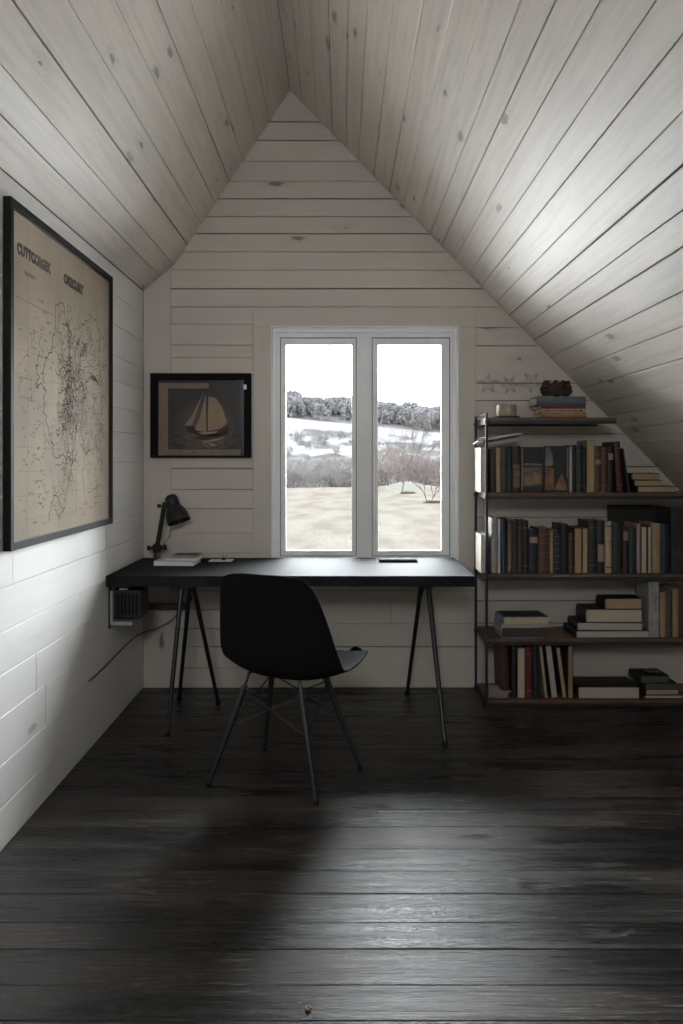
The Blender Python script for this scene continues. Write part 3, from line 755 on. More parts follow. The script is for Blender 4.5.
m = MB(); pbox(m, 590, 608, 140, 168, .034, .037, .001); m.build('frame_highlight', pbr('highlight_metal', (.3, .3, .3), .35, metal=.7), bp_)  # pale chip standing in for a small highlight on the frame
def printed(name, polys, mat, n, parent):
    m = MB()
    for P in polys:
        m.prism([pz(*p) for p in P], lambda p: Vector((p[0], -n, p[1])), lambda p: Vector((p[0], -.0078, p[1])))
    return m.build(name, mat, parent)
def printmat():
    m = bpy.data.materials.new('brown_toned_print'); m.use_nodes = True; n = m.node_tree; b_ = n.nodes['Principled BSDF']; b_.inputs['Roughness'].default_value = .5
    tc = N(n, 'ShaderNodeTexCoord'); sp = N(n, 'ShaderNodeSeparateXYZ'); n.links.new(tc.outputs['Object'], sp.inputs[0])
    mpn = N(n, 'ShaderNodeMapping'); mpn.inputs['Scale'].default_value = (9, 1, 40); n.links.new(tc.outputs['Object'], mpn.inputs[0])
    nz = N(n, 'ShaderNodeTexNoise'); nz.inputs['Scale'].default_value = 2.2; nz.inputs['Detail'].default_value = 6; n.links.new(mpn.outputs[0], nz.inputs['Vector'])
    sea = ramp(n, sp.outputs[2], -.085, -.10)
    rad = math_(n, 'ADD', math_(n, 'POWER', math_(n, 'MULTIPLY', math_(n, 'SUBTRACT', sp.outputs[0], .02), 5.5), 2.), math_(n, 'POWER', math_(n, 'MULTIPLY', math_(n, 'ADD', sp.outputs[2], .06), 6.), 2.))
    glow = ramp(n, rad, 1.2, .05)
    c = mixc(n, glow, (.020, .016, .014), (.085, .060, .042))
    wv = math_(n, 'MULTIPLY', sea, ramp(n, nz.outputs['Fac'], .48, .66))
    c = mixc(n, math_(n, 'MULTIPLY', wv, math_(n, 'ADD', math_(n, 'MULTIPLY', glow, .6), .2)), c, (.24, .17, .11))
    n.links.new(c, b_.inputs['Base Color']); return m
pic = printed('print', [[(158, 508), (572, 508), (572, 112), (390, 112), (390, 160), (158, 160)]], printmat(), .0095, bp_)
SAIL = pbr('sepia_sail', (.30, .215, .145), .7, var=.12, vscale=25, stretch=(1, 1, .3)); HULL = pbr('sepia_hull', (.03, .02, .018), .7); HI = pbr('sepia_highlight', (.33, .25, .18), .7)
printed('sail', [[(364, 178), (335, 250), (295, 372), (250, 372), (290, 320)], [(374, 180), (378, 410), (303, 398), (338, 330), (358, 250)], [(388, 205), (430, 215), (462, 262), (492, 345), (490, 362), (448, 392), (382, 402)]], SAIL, .0100, pic)
printed('hull', [[(250, 376), (300, 372), (320, 400), (380, 414), (440, 400), (500, 372), (505, 395), (500, 415), (420, 432), (320, 428), (270, 405)], [(372, 168), (380, 168), (384, 410), (376, 410)], [(300, 436), (510, 410), (470, 432), (360, 456), (310, 448)]], HULL, .0103, pic)
printed('deck_line', [[(330, 412), (440, 404), (430, 414), (360, 424)], [(390, 470), (430, 480), (425, 490), (392, 482)], [(350, 462), (480, 440), (440, 456), (360, 470)]], HI, .0106, pic)

# ------------------------------------------------------------------ bookshelf
SX0, SX1, SYF, SYB = .773, 2.10, 4.245, 4.575
Z = [None, 1.536, 1.136, .703, .360, .034]
bs = thing('bookshelf', 'tall open bookshelf of black steel rods and brown wooden boards below the right slope', 'bookshelf', (SX0, SYF, 0))
def sbox(m, x0, x1, y0, y1, z0, z1, bev=0): return m.box(x0-SX0, x1-SX0, y0-SYF, y1-SYF, z0, z1, bev)
ends = [None, 1.46, 1.90, 2.10, 2.10, 2.10]
for i in range(1, 6):
    m = MB(); sbox(m, SX0+.004, ends[i], SYF+.004, SYB, Z[i]-.016, Z[i], .0015); m.build('shelf_board', M_SHELF, bs)
    m = MB(); zt = Z[i]-.0165; zb = max(Z[i]-.034, .001)
    sbox(m, SX0+.012, ends[i], SYF, SYF+.012, zb, zt, .001); sbox(m, SX0+.012, ends[i], SYB-.012, SYB, zb, zt, .001)
    sbox(m, SX0, SX0+.012, SYF+.012, SYB-.012, zb, zt, .001)
    m.build('shelf_rail', M_STEEL, bs)
def rod(x, y, z0, z1, r=.0075):
    o = MB().tube([(x-SX0, y-SYF, z0), (x-SX0, y-SYF, z1)], r, 12).build('upright', M_STEEL, bs); return sharp(o)
rod(SX0-.004, SYF-.004, 0, 1.56); rod(SX0-.004, SYB+.004, 0, 1.56); rod(2.106, SYF-.004, 0, .94); rod(2.106, SYB+.004, 0, .94)
for z in (1.553, 1.43): MB().tube([(-.004, .0, z), (-.004, SYB-SYF, z)], .005, 10).build('side_bar', M_STEEL, bs)
for i in range(1, 6):
    for y in (SYF-.004, SYB+.004): MB().lathe([(.0, -.010), (.0115, -.010), (.0115, .010), (0, .010)], Matrix.Translation((-.004, y-SYF, Z[i]-.025)), 12).build('clamp_collar', M_STEEL, bs)

# ------------------------------------------------------------------ books on the shelves
FB = 4.285; KP = FPX/FB
def X(px): return (px-341.5)/KP
def ZZ(py): return CZ+(460-py)/KP
COL = dict(
    cream=(.52, .46, .36), white=(.66, .64, .60), tan=(.33, .225, .125), paletan=(.42, .32, .21), brown=(.075, .042, .026), dbrown=(.032, .021, .016), olive=(.042, .040, .026),
    dgreen=(.018, .028, .022), black=(.012, .011, .011), dgrey=(.030, .031, .033), navy=(.014, .018, .030), maroon=(.060, .014, .014), redbrown=(.095, .036, .022), red=(.13, .018, .02),
    grey=(.22, .21, .20), greyblue=(.10, .125, .14), teal=(.016, .030, .032), pink=(.33, .24, .22), orange=(.36, .19, .10), blue=(.05, .085, .15), charcoal=(.020, .020, .022), palegrey=(.36, .345, .33))
def cm(k): return pbr(k+'_book_cloth', COL[k], .55, var=.18, vscale=30, bump=.1, bscale=300)
GOLD = pbr('dull_gilt', (.22, .15, .07), .5); LAB = pbr('faded_label', (.30, .22, .15), .7); LAB2 = pbr('pinkish_label', (.25, .16, .14), .7)
AGED = pbr('aged_pages', (.36, .29, .20), .85, var=.12, vscale=200)
def up(si, x0, x1, top, col, label, mode='spine', depth=.20, lean=0, yoff=0., bands=(), soft=False, pages=None, hpx=None, name='book'):
    zs_ = Z[si]+.0006; xa, xb = X(x0)+.0006, X(x1)-.0006; t = xb-xa; h = ZZ(top)-zs_
    y = FB+yoff
    if mode == 'spine': mt = M4((1, 0, 0), (0, 1, 0), (0, 0, 1), (xa, y, zs_))
    else: mt = M4((-1, 0, 0), (0, -1, 0), (0, 0, 1), (xb, y+depth, zs_))
    if lean:
        px_ = xa if lean < 0 else xb      # pivot on the lower corner
        T = Matrix.Translation((px_, 0, zs_)); mt = T @ Matrix.Rotation(R(lean), 4, 'Y') @ T.inverted() @ mt
    return book(name, label, t, h, depth, cm(col), mt, pages, bands, 'books standing on the bookshelf', soft)
g1 = [(.80, .815, GOLD), (.60, .70, LAB), (.12, .13, GOLD)]
g2 = [(.86, .872, GOLD), (.14, .152, GOLD)]
gl = [(.70, .84, LAB)]
# second shelf
up(2, 480.5, 487.5, 447.5, 'cream', 'cream page edges of the first book behind the steel upright on the second shelf', 'fore', .19, pages=WP)
up(2, 490.5, 496, 448, 'dbrown', 'thin dark brown book between cream pages and a tan spine on the second shelf')
up(2, 496.2, 500.8, 447.5, 'tan', 'narrow tan spine near the left end of the second shelf', bands=g2)
up(2, 501, 507.2, 446, 'olive', 'dark olive spine right of the narrow tan spine on the second shelf')
up(2, 507.4, 512.3, 448, 'dgreen', 'thin dark green book left of the brown book with a mottled label, second shelf')
up(2, 512.6, 520.6, 446, 'dbrown', 'dark brown book with a mottled tan lower label on the second shelf', bands=[(.10, .60, pbr('mottled_label', (.13, .10, .065), .7, var=.6, vscale=60))])
# two face-out books
def face_out(x0, x1, top, label, build):
    xa, xb = X(x0)+.001, X(x1)-.001; h = ZZ(top)-Z[2]-.0006
    mt = M4((0, 1, 0), (-1, 0, 0), (0, 0, 1), (xb, FB+.004, Z[2]+.0006))    # thickness goes back, spine to the right
    r = book('book', label, .022, h, xb-xa, cm('black'), mt, None, (), 'books standing on the bookshelf')
    w_ = xb-xa
    def art(name, polys, mat, n=.0008):
        m = MB()
        for P in polys: m.prism([(a*w_, c*h) for a, c in P], lambda p: Vector((-n, w_-p[0], p[1])), lambda p: Vector((.0002, w_-p[0], p[1])))
        m.build(name, mat, r)
    build(art); return r
def art1(a):
    a('cover_picture', [[(.10, .12), (.96, .12), (.96, .56), (.10, .56)]], pbr('murky_landscape', (.10, .075, .05), .6, var=.7, vscale=14, stretch=(1, 1, 3)))
    a('cover_band', [[(.14, .60), (.92, .59), (.92, .63), (.14, .645)], [(.20, .48), (.80, .50), (.80, .53), (.20, .52)]], pbr('pale_green_grey', (.16, .155, .11), .6), .0011)
    a('cover_figure', [[(.14, .16), (.86, .18), (.84, .40), (.60, .46), (.3, .36), (.14, .40)]], pbr('ochre_ground', (.22, .145, .085), .6, var=.3, vscale=40), .0014)
    a('spine_strip', [[(.02, .05), (.07, .05), (.07, .97), (.02, .97)]], LAB)
def art2(a):
    a('cover_sky', [[(.02, .62), (.40, .62), (.34, .80), (.22, .97), (.02, .97)]], pbr('smoky_grey', (.11, .115, .12), .6, var=.5, vscale=16))
    a('cover_cloud', [[(.02, .56), (.34, .58), (.30, .68), (.02, .66)]], pbr('pale_cloud', (.26, .22, .17), .6, var=.3, vscale=30), .0011)
    a('cover_warm_panel', [[(.02, .05), (.40, .05), (.38, .52), (.02, .55)], [(.42, .04), (.95, .04), (.88, .22), (.72, .40), (.60, .30), (.50, .18)]], pbr('rust_orange', (.19, .088, .045), .6, var=.45, vscale=24))
    a('spine_strip', [[(.93, .30), (.97, .30), (.97, .97), (.93, .97)]], pbr('pale_strip', (.25, .25, .25), .6))
face_out(521.2, 544, 447, 'black face-out book with a murky landscape picture on the second shelf', art1)
face_out(544.5, 569, 446, 'face-out book with smoky grey and rust orange cover on the second shelf', art2)
up(2, 569.4, 572, 446.5, 'palegrey', 'very thin pale grey spine right of the face-out books', soft=True)
up(2, 572.2, 576, 445, 'black', 'black spine right of the thin pale grey spine on the second shelf')
up(2, 576.2, 583, 445, 'dgreen', 'wide dark green book left of the tall tan book on the second shelf', bands=g2)
up(2, 583.2, 586.4, 447, 'black', 'thin black spine touching the tall tan book on the second shelf')
up(2, 586.8, 594.6, 440, 'tan', 'tallest tan book standing in the middle of the second shelf', 'fore', .19, pages=pbr('tan_pages', (.42, .29, .16), .85, var=.1, vscale=180))
up(2, 594.9, 601.3, 445.7, 'brown', 'dark brown spine right of the tall tan book', bands=g1)
up(2, 601.6, 607.6, 447, 'redbrown', 'reddish brown spine among the dark books of the second shelf', bands=g2)
up(2, 607.9, 613.5, 446, 'black', 'blackish red spine left of the leaning maroon book', bands=gl)
up(2, 617.5, 624, 441.5, 'maroon', 'tall maroon book leaning left on the second shelf', lean=-4.2, bands=g2)
up(2, 628.4, 630.2, 448, 'dgreen', 'very thin dark booklet leaning left beside the maroon book', lean=-8.3, soft=True)
GS = 'books lying flat on the bookshelf'
flat_book('dark book with tan pages, lowest of the small stack on the second shelf', X(637), X(677), Z[2]+.0006, ZZ(486.3), FB+.0, FB+.13, cm('black'), 'L', 0, GS, pages=AGED)
flat_book('tan book in the middle of the small stack on the second shelf', X(633.5), X(663), ZZ(486.2), ZZ(480.2), FB+.005, FB+.15, cm('black'), 'L', R(1), GS, pages=pbr('tan_pages', (.42, .29, .16), .85))
flat_book('tan book topping the small stack on the second shelf', X(632.5), X(661), ZZ(480.1), ZZ(473.2), FB+.012, FB+.15, cm('brown'), 'L', R(-2), GS, pages=pbr('brown_pages', (.32, .23, .14), .85))
# loose magazine on the cream book
r = book('magazine', 'thin white magazine lying tilted on top of the leftmost books of the second shelf', .008, .19, .245, c_white,
         Matrix.Translation((X(477.5), FB-.012, ZZ(441.5))) @ Matrix.Rotation(R(-9.5), 4, 'Y') @ Matrix.Rotation(R(-5), 4, 'X') @ M4((0, 0, 1), (1, 0, 0), (0, 1, 0), (0, 0, 0)), WP, (), None, True, 'magazine')

# third shelf
up(3, 480.8, 488, 534.5, 'cream', 'low cream book behind the steel upright on the third shelf', 'fore', .18, pages=WP)
up(3, 491.5, 497.5, 517.6, 'palegrey', 'tall pale grey book near the left end of the third shelf', bands=g2)
up(3, 498, 500.4, 519, 'white', 'thin white magazine standing near the left end of the third shelf', 'fore', soft=True, pages=WP)
up(3, 502.4, 504.6, 519.5, 'blue', 'thin blue magazine leaning left on the third shelf', lean=-1.7, soft=True, pages=WP)
up(3, 505.4, 507, 520, 'navy', 'very thin navy booklet left of the mottled brown spine', soft=True, lean=-2.2)
up(3, 507.4, 511.6, 519.5, 'brown', 'brown book with a long pale label on the third shelf', bands=[(.05, .93, pbr('mottled_brown', (.17, .12, .08), .7, var=.4, vscale=30))])
up(3, 511.9, 517.8, 520.6, 'dgrey', 'dark grey spine right of the mottled brown book on the third shelf')
up(3, 518.1, 522.3, 521, 'brown', 'narrow brown spine between two dark grey books on the third shelf', bands=g2)
up(3, 522.6, 528.8, 521, 'charcoal', 'charcoal spine left of the low navy book on the third shelf', bands=g2)
up(3, 529.1, 538.2, 530, 'navy', 'low wide navy book on the third shelf', bands=gl)
up(3, 538.8, 549.6, 528.4, 'redbrown', 'wide red brown leather book with raised bands on the third shelf', bands=[(.86, .875, GOLD), (.66, .67, GOLD), (.45, .46, GOLD), (.24, .25, GOLD), (.08, .095, GOLD)])
up(3, 549.9, 553.4, 530.7, 'tan', 'narrow tan spine right of the wide red brown book', bands=g2)
up(3, 553.7, 561.2, 530.5, 'dgreen', 'dark green book with fine bands right of the narrow tan spine', bands=[(.85, .86, GOLD), (.7, .71, GOLD), (.55, .56, GOLD), (.4, .41, GOLD), (.25, .26, GOLD), (.1, .11, GOLD)])
up(3, 561.6, 568.4, 524.4, 'black', 'tall black book near the middle of the third shelf')
up(3, 568.7, 574, 533, 'brown', 'low brown spine left of the two tan page blocks', bands=g2)
up(3, 574.4, 582, 528, 'brown', 'orange tinted page block, left of the tan pair on the third shelf', 'fore', .17, pages=pbr('orange_pages', (.42, .27, .16), .85, var=.1, vscale=180))
up(3, 582.3, 588, 528, 'brown', 'paler tan page block, right of the tan pair on the third shelf', 'fore', .17, pages=pbr('tan_pages2', (.42, .32, .20), .85, var=.1, vscale=180))
up(3, 588.6, 597, 520.7, 'dgreen', 'wide dark green book right of the two tan page blocks', bands=g2)
up(3, 597.3, 604.6, 521, 'charcoal', 'charcoal book with a low tan label on the third shelf', bands=[(.22, .55, LAB)])
up(3, 605.4, 612, 521.4, 'paletan', 'light tan spine between dark books on the third shelf', bands=[(.9, .92, cm('brown')), (.6, .61, cm('brown')), (.1, .12, cm('brown'))])
up(3, 612.8, 622, 523, 'dgreen', 'wide dark green spine right of the light tan spine on the third shelf')
up(3, 623, 628.9, 528, 'dbrown', 'dark book with a small pinkish upper label on the third shelf', bands=[(.72, .92, LAB2)])
up(3, 629.4, 636.2, 528.5, 'teal', 'low dark teal spine left of the cream page blocks')
up(3, 637, 640.8, 524, 'pink', 'narrow pinkish spine beside the cream page blocks')
up(3, 641.1, 647.2, 526.5, 'maroon', 'cream page block, left of the pale pair near the right of the third shelf', 'fore', .18, pages=pbr('cream_pages', (.50, .42, .31), .85, var=.1, vscale=180))
up(3, 647.5, 652.1, 526.5, 'maroon', 'greyish page block, right of the pale pair near the right of the third shelf', 'fore', .18, pages=pbr('greyish_pages', (.44, .38, .33), .85, var=.1, vscale=180))
up(3, 652.4, 661, 523.4, 'tan', 'thick golden tan book right of the pale page blocks', bands=[(.0, .02, GOLD)])
up(3, 661.6, 670.4, 524.5, 'navy', 'wide dark navy book left of the tall black binder')
r = up(3, 671.2, 700, 507.5, 'black', 'very wide tall black binder at the right end of the third shelf', depth=.22, name='binder')
text_mesh('LAR', .028, .085, pbr('dim_lettering', (.07, .06, .06), .6), r, M4((1, 0, 0), (0, 0, 1), (0, -1, 0), (.004, -.0004, .105)), 'lettering')
pn = thing('dark_panel', 'dark framed panel leaning behind the books on the third shelf', 'panel', (X(624), 4.515, Z[3]+.0018))
MB().box(0, .26, .0, .012, 0, .352, .002).build('panel_board', pbr('dark_panel_wood', (.022, .018, .016), .5), pn)
m = MB(); frame(m, 0, .26, 0, .352, .012, .012, .012, .012, -.006, -.0002, .001); m.build('panel_frame', M_BLACK, pn)
pn.rotation_euler = (R(-5), 0, 0)

# fourth shelf
BW = pbr('blue_white_marbled_cover', (.28, .34, .42), .4, var=.75, vscale=28)
flat_book('book with blue white marbled spine, lowest of the left stack, fourth shelf', X(499.5), X(541.5), Z[4]+.0006, ZZ(626.6), FB-.02, FB+.17, BW, 'L', R(2), GS, pages=pbr('dark_pages', (.055, .045, .04), .85))
flat_book('thin pale booklet in the middle of the left stack on the fourth shelf', X(500), X(552), ZZ(626.5), ZZ(623.4), FB-.02, FB+.16, cm('palegrey'), 'L', R(1), GS, soft=True, pages=AGED)
r = flat_book('dark topped book with blue white spine, topmost of the left stack, fourth shelf', X(501), X(548), ZZ(623.3), ZZ(616.5), FB-.02, FB+.16, BW, 'L', R(2), GS, pages=pbr('cream_pages', (.50, .42, .31), .85))
MB().box(.0069+.0362-.0031, .0378, .012, .235, .004, .17).build('dark_cover_panel', cm('charcoal'), r)
flat_book('wide dark book with white pages, lowest of the right stack, fourth shelf', X(574), X(648), Z[4]+.0006, ZZ(630.3), FB-.015, FB+.21, cm('charcoal'), 'L', R(1), GS, pages=pbr('greypages', (.42, .39, .35), .85, var=.1, vscale=200))
flat_book('black book second from the bottom of the right stack on the fourth shelf', X(577), X(643), ZZ(630.2), ZZ(622.6), FB-.005, FB+.19, cm('black'), 'L', R(-2), GS, pages=pbr('greyish_pages', (.44, .38, .33), .85))
flat_book('thick cream paged book second from the top of the right stack on the fourth shelf', X(585.5), X(642.5), ZZ(622.5), ZZ(609.4), FB, FB+.18, cm('dbrown'), 'L', R(-1), GS, pages=pbr('cream_pages', (.50, .42, .31), .85))
flat_book('small tan paged book with black cover topping the right stack on the fourth shelf', X(604), X(642.3), ZZ(609.3), ZZ(598.6), FB+.004, FB+.14, cm('black'), 'L', R(1), GS, pages=pbr('tan_pages', (.42, .29, .16), .85))
MARB = pbr('grey_white_marbled', (.30, .30, .29), .5, var=.45, vscale=22)
r = up(4, 649.2, 659.4, 581.5, 'palegrey', 'tall grey mottled book beside the stack on the fourth shelf', depth=.19, bands=[(.02, .98, MARB)])
up(4, 660.2, 666.4, 592.5, 'tan', 'tan spine right of the grey mottled book on the fourth shelf', bands=g2)
up(4, 666.7, 672.8, 592, 'brown', 'brown spine between two tan books on the fourth shelf', bands=g2)
up(4, 673.1, 679.2, 589, 'tan', 'taller tan spine at the right edge of the fourth shelf', bands=g2)
up(4, 679.6, 688, 589, 'maroon', 'maroon spine at the far right end of the fourth shelf')

# bottom shelf
up(5, 503, 511.2, 643.5, 'maroon', 'tall dark maroon book at the left end of the bottom shelf', depth=.2, yoff=.03, lean=-2)
up(5, 512, 516.8, 646, 'black', 'black spine between maroon book and cream page block on the bottom shelf')
up(5, 517.2, 525.4, 648, 'dbrown', 'wide cream page block on the bottom shelf', 'fore', .18, pages=pbr('cream_pages', (.50, .42, .31), .85))
up(5, 525.8, 532.6, 647, 'red', 'red spine on the bottom shelf', bands=g2)
up(5, 533.2, 538.8, 645.5, 'navy', 'dark blue spine right of the red one on the bottom shelf')
up(5, 545, 547.8, 646, 'paletan', 'thin pale book leaning left on the bottom shelf', 'fore', .18, lean=-6.3, pages=AGED)
up(5, 551.4, 558, 645.5, 'charcoal', 'thick grey page block leaning left on the bottom shelf', 'fore', .18, lean=-7, pages=pbr('greypages', (.42, .39, .35), .85))
up(5, 562.4, 567, 647.6, 'dbrown', 'narrow tan page block leaning left on the bottom shelf', 'fore', .18, lean=-7.5, pages=pbr('gold_pages', (.46, .33, .18), .85))
up(5, 567.9, 573.2, 645.8, 'brown', 'upright brown page block closing the row on the bottom shelf', 'fore', .18, pages=pbr('brown_pages', (.32, .23, .14), .85))
flat_book('large black book lying flat in the middle of the bottom shelf', X(577), X(639), Z[5]+.0006, ZZ(686.5), FB-.01, FB+.20, cm('black'), 'L', 0, GS, pages=pbr('greyish_pages', (.44, .38, .33), .85))
flat_book('pale paged book at the bottom of the right stack on the bottom shelf', X(644), X(683), Z[5]+.0006, ZZ(695.0), FB-.005, FB+.17, cm('dbrown'), 'L', 0, GS, pages=pbr('greyish_pages', (.44, .38, .33), .85))
flat_book('second book from the bottom of the right stack on the bottom shelf', X(645), X(679), ZZ(694.9), ZZ(689.5), FB, FB+.16, cm('black'), 'L', R(1), GS, pages=AGED)
flat_book('dark grey book third from the bottom of the right stack on the bottom shelf', X(645), X(678), ZZ(689.4), ZZ(683.5), FB, FB+.16, cm('dgrey'), 'L', R(-1), GS, pages=pbr('dim_pages', (.08, .07, .06), .85))
flat_book('black book topping the right stack on the bottom shelf', X(640), X(670), ZZ(683.4), ZZ(676.5), FB+.01, FB+.17, cm('black'), 'L', R(2), GS, pages=pbr('dim_pages', (.08, .07, .06), .85))
di = thing('glass_dish', 'small shallow silver dish on the right stack of the bottom shelf', 'dish', (X(657), FB+.08, ZZ(676.4)))
o = MB().lathe([(.0, .0005), (.026, .0005), (.040, .010), (.042, .0115), (.040, .0125), (.025, .0035), (0, .0035)], n=28).build('dish_bowl', pbr('silver_dish', (.45, .46, .47), .25, metal=.8), di, smooth=True)
# loose papers at the left of the bottom shelf
rng = random.Random(4)
for i, lb in enumerate(['crumpled white paper sheet at the bottom of the pile on the bottom shelf', 'second loose white sheet of the pile on the bottom shelf', 'curled white sheet in the middle of the pile on the bottom shelf', 'topmost curled white sheet of the pile on the bottom shelf']):
    m = MB(); nx = 14; g = []
    cx_, cy_ = X(500)+rng.uniform(-.004, .004), FB+.07
    zz = Z[5]+.001+.0085*i; an = rng.uniform(-.12, .12)
    for a in range(nx+1):
        row = []
        for c in range(nx+1):
            u, v = a/nx-.5, c/nx-.5
            h_ = .0035*(1+noise.noise(Vector((u*3+i*7, v*3, i))))+.012*max(0, u*u*2+v*.3*u)*(.4+.2*i)
            x = u*.105; y = v*.16
            row.append(m.b.verts.new((x*math.cos(an)-y*math.sin(an), x*math.sin(an)+y*math.cos(an), h_)))
        g.append(row)
    for a in range(nx):
        for c in range(nx): m.b.faces.new((g[a][c], g[a+1][c], g[a+1][c+1], g[a][c+1]))
    o = m.build('paper_sheet', pbr('soft_paper', (.42, .40, .37), .8), smooth=True); o.location = (cx_, cy_, zz)
    sm = o.modifiers.new('t', 'SOLIDIFY'); sm.thickness = .0006
    tag(o, lb, 'paper', 'loose papers on the bottom shelf')

# ------------------------------------------------------------------ top shelf things
t1 = Z[1]+.0006
cd = thing('cream_candle', 'short cream pillar candle on a dark wooden dish on the top shelf', 'candle', (X(509), FB+.07, t1))
MB().lathe([(0, 0), (.066, 0), (.072, .004), (.070, .011), (.060, .010), (0, .009)], n=32).build('dish', cm('dbrown'), cd, smooth=True)
o = MB().lathe([(0, .0105), (.052, .0105), (.0535, .014), (.0535, .068), (.050, .073), (.043, .071), (.038, .062), (0, .060)], n=36).build('wax', pbr('cream_wax', (.36, .29, .20), .5, var=.2, vscale=18), cd); sharp(o, 50)
MB().tube([(0, 0, .059), (.001, 0, .068), (.004, 0, .073)], .0012, 6).build('wick', M_BLACK, cd)
flat_book('thin brown book at the bottom of the stack on the top shelf', X(545), X(587), t1, t1+.005, FB+.0, FB+.15, cm('brown'), 'F', 0, GS, soft=True)
flat_book('orange tan book second from the bottom of the stack on the top shelf', X(542), X(586.5), t1+.0055, t1+.026, FB+.0, FB+.16, cm('orange'), 'F', R(1), GS)
r = flat_book('cream book with dark lettering on the spine in the stack on the top shelf', X(541.5), X(586), t1+.0265, t1+.049, FB+.0, FB+.16, cm('paletan'), 'F', R(-1), GS)
m = MB(); rng = random.Random(2)
for i in range(14):
    z_ = .018+.0145*i+rng.uniform(-.002, .002); m.box(.008, .0155, -.0009, .0015, z_, z_+rng.uniform(.004, .010))
m.build('spine_lettering', cm('dbrown'), r)
flat_book('dark red book below the grey blue one in the stack on the top shelf', X(541), X(585.5), t1+.0495, t1+.069, FB+.0, FB+.17, pbr('deep_red_cloth', (.15, .022, .035), .5, var=.1), 'F', R(1), GS)
flat_book('large grey blue book topping the stack on the top shelf', X(537), X(586), t1+.0695, t1+.114, FB-.005, FB+.18, cm('greyblue'), 'F', R(-1), GS)
# twig nest
nest = thing('twig_nest', 'dark brown nest of dried twigs on the book stack of the top shelf', 'nest', (X(560.5), FB+.075, t1+.115)); nest.scale = (1.22, 1.15, 1.1)
rng = random.Random(12)
M_TW = pbr('dark_dried_twig', (.040, .024, .018), .6, var=.4, vscale=40)
for k in range(26):
    m = MB(); r0 = rng.uniform(.030, .066); zc = rng.uniform(.015, .052); ph = rng.uniform(0, 2*PI); ln = rng.uniform(2.4, 5.5); ti = rng.uniform(-.45, .45); td = rng.uniform(0, PI)
    pts = []
    for i in range(18):
        a = ph+ln*i/17; rr = r0*(1+.10*math.sin(3*a+k)); z_ = max(.009, zc+math.sin(a-td)*ti*r0+.012*math.sin(5*a+k)); pts.append((rr*math.cos(a), rr*math.sin(a)*.75, z_))
    m.tube(pts, [rng.uniform(.003, .0065)]*17+[.0012], 7); m.build('twig', M_TW, nest, smooth=True)
for k in range(9):
    a = k/9*2*PI+rng.uniform(-.2, .2); m = MB(); r0 = .05
    p = [Vector((r0*math.cos(a), r0*.7*math.sin(a), .028)), Vector((1.22*r0*math.cos(a), .85*r0*math.sin(a), .05)), Vector((1.1*r0*math.cos(a+.3), .8*r0*math.sin(a+.3), .076)), Vector((.75*r0*math.cos(a+.6), .5*r0*math.sin(a+.6), .079))]
    m.tube(p, [.004, .009, .008, .002], 8); m.build('dried_leaf', M_TW, nest, smooth=True)

# wire stars on the gable wall
M_WIRE = pbr('faded_grey_wire', (.36, .335, .31), .6)
def star(name, x, z, r, n, rot, label):
    s_ = thing(name, label, 'star ornament', (x, YB-.006, z), group='wire stars on the wall')
    m = MB()
    pts = [(r*(1 if i % 2 == 0 else .42)*math.cos(rot+PI*i/n), 0, r*(1 if i % 2 == 0 else .42)*math.sin(rot+PI*i/n)) for i in range(2*n)]
    m.tube(pts+[pts[0]], .0018, 6, cap=False); m.build('outline', M_WIRE, s_)
    for i in range(n):
        a = rot+2*PI*i/n; m = MB(); m.tube([(0, -.001, 0), (r*.98*math.cos(a), -.001, r*.98*math.sin(a))], .0013, 6)
        m.tube([(r*.55*math.cos(a), -.0015, r*.55*math.sin(a)), (r*.72*math.cos(a+.3), -.0015, r*.72*math.sin(a+.3))], .0012, 5)
        m.tube([(r*.55*math.cos(a), -.0015, r*.55*math.sin(a)), (r*.72*math.cos(a-.3), -.0015, r*.72*math.sin(a-.3))], .0012, 5); m.build('spoke', M_WIRE, s_)
star('wire_star', .843, 1.748, .060, 5, .3, 'leftmost faded wire star on the wall above the top shelf')
star('wire_star', .967, 1.742, .056, 6, .1, 'middle faded wire star on the wall above the top shelf')
star('wire_star', 1.088, 1.758, .064, 5, .9, 'rightmost faded wire star on the wall, left of the twig nest')

# tiny round knob on the floor
kb = thing('brass_screw_cap', 'tiny brass screw cap lying on the black floor nearest the viewer', 'screw cap', (-.079, 1.905, .0015))
MB().lathe([(0, 0), (.0075, 0), (.0080, .002), (.0068, .0055), (.0045, .006), (.0040, .004), (0, .0038)], n=24).build('cap', pbr('worn_brass', (.30, .22, .12), .3, metal=.9), kb, smooth=True)
MB().lathe([(0, .0038), (.003, .0038), (.0025, .0060), (0, .0065)], n=14).build('stud', pbr('rust_dot', (.12, .05, .02), .6), kb, smooth=True)

# ------------------------------------------------------------------ the land outside
TY = [(8, -2.7), (95, -2.75), (110, -2.62), (126, -3.7), (160, -3.2), (200, -1.3), (240, 1.2), (280, 5.2), (320, 9.8), (350, 14.0), (372, 17.4), (420, 24.5), (480, 27.5), (620, 27)]
def terr(x, y):
    z = TY[-1][1]
    for i in range(len(TY)-1):
        if TY[i][0] <= y <= TY[i+1][0]:
            f = (y-TY[i][0])/(TY[i+1][0]-TY[i][0]); f = f*f*(3-2*f)*.5+f*.5; z = TY[i][1]*(1-f)+TY[i+1][1]*f; break
    k = max(0, min(1, (y-240)/120)); z += -.095*(x-8)*k*max(0, 1-max(0, abs(x)-120)/400)
    z += .35*noise.noise(Vector((x*.05, y*.05, 0)))*min(1, y/60)
    if 80 < y < 125: z += .55*math.exp(-((x-9.5)/4.)**2-((y-112)/6.)**2)
    return z
m = MB(); ny = 150; nx = 90; g = []
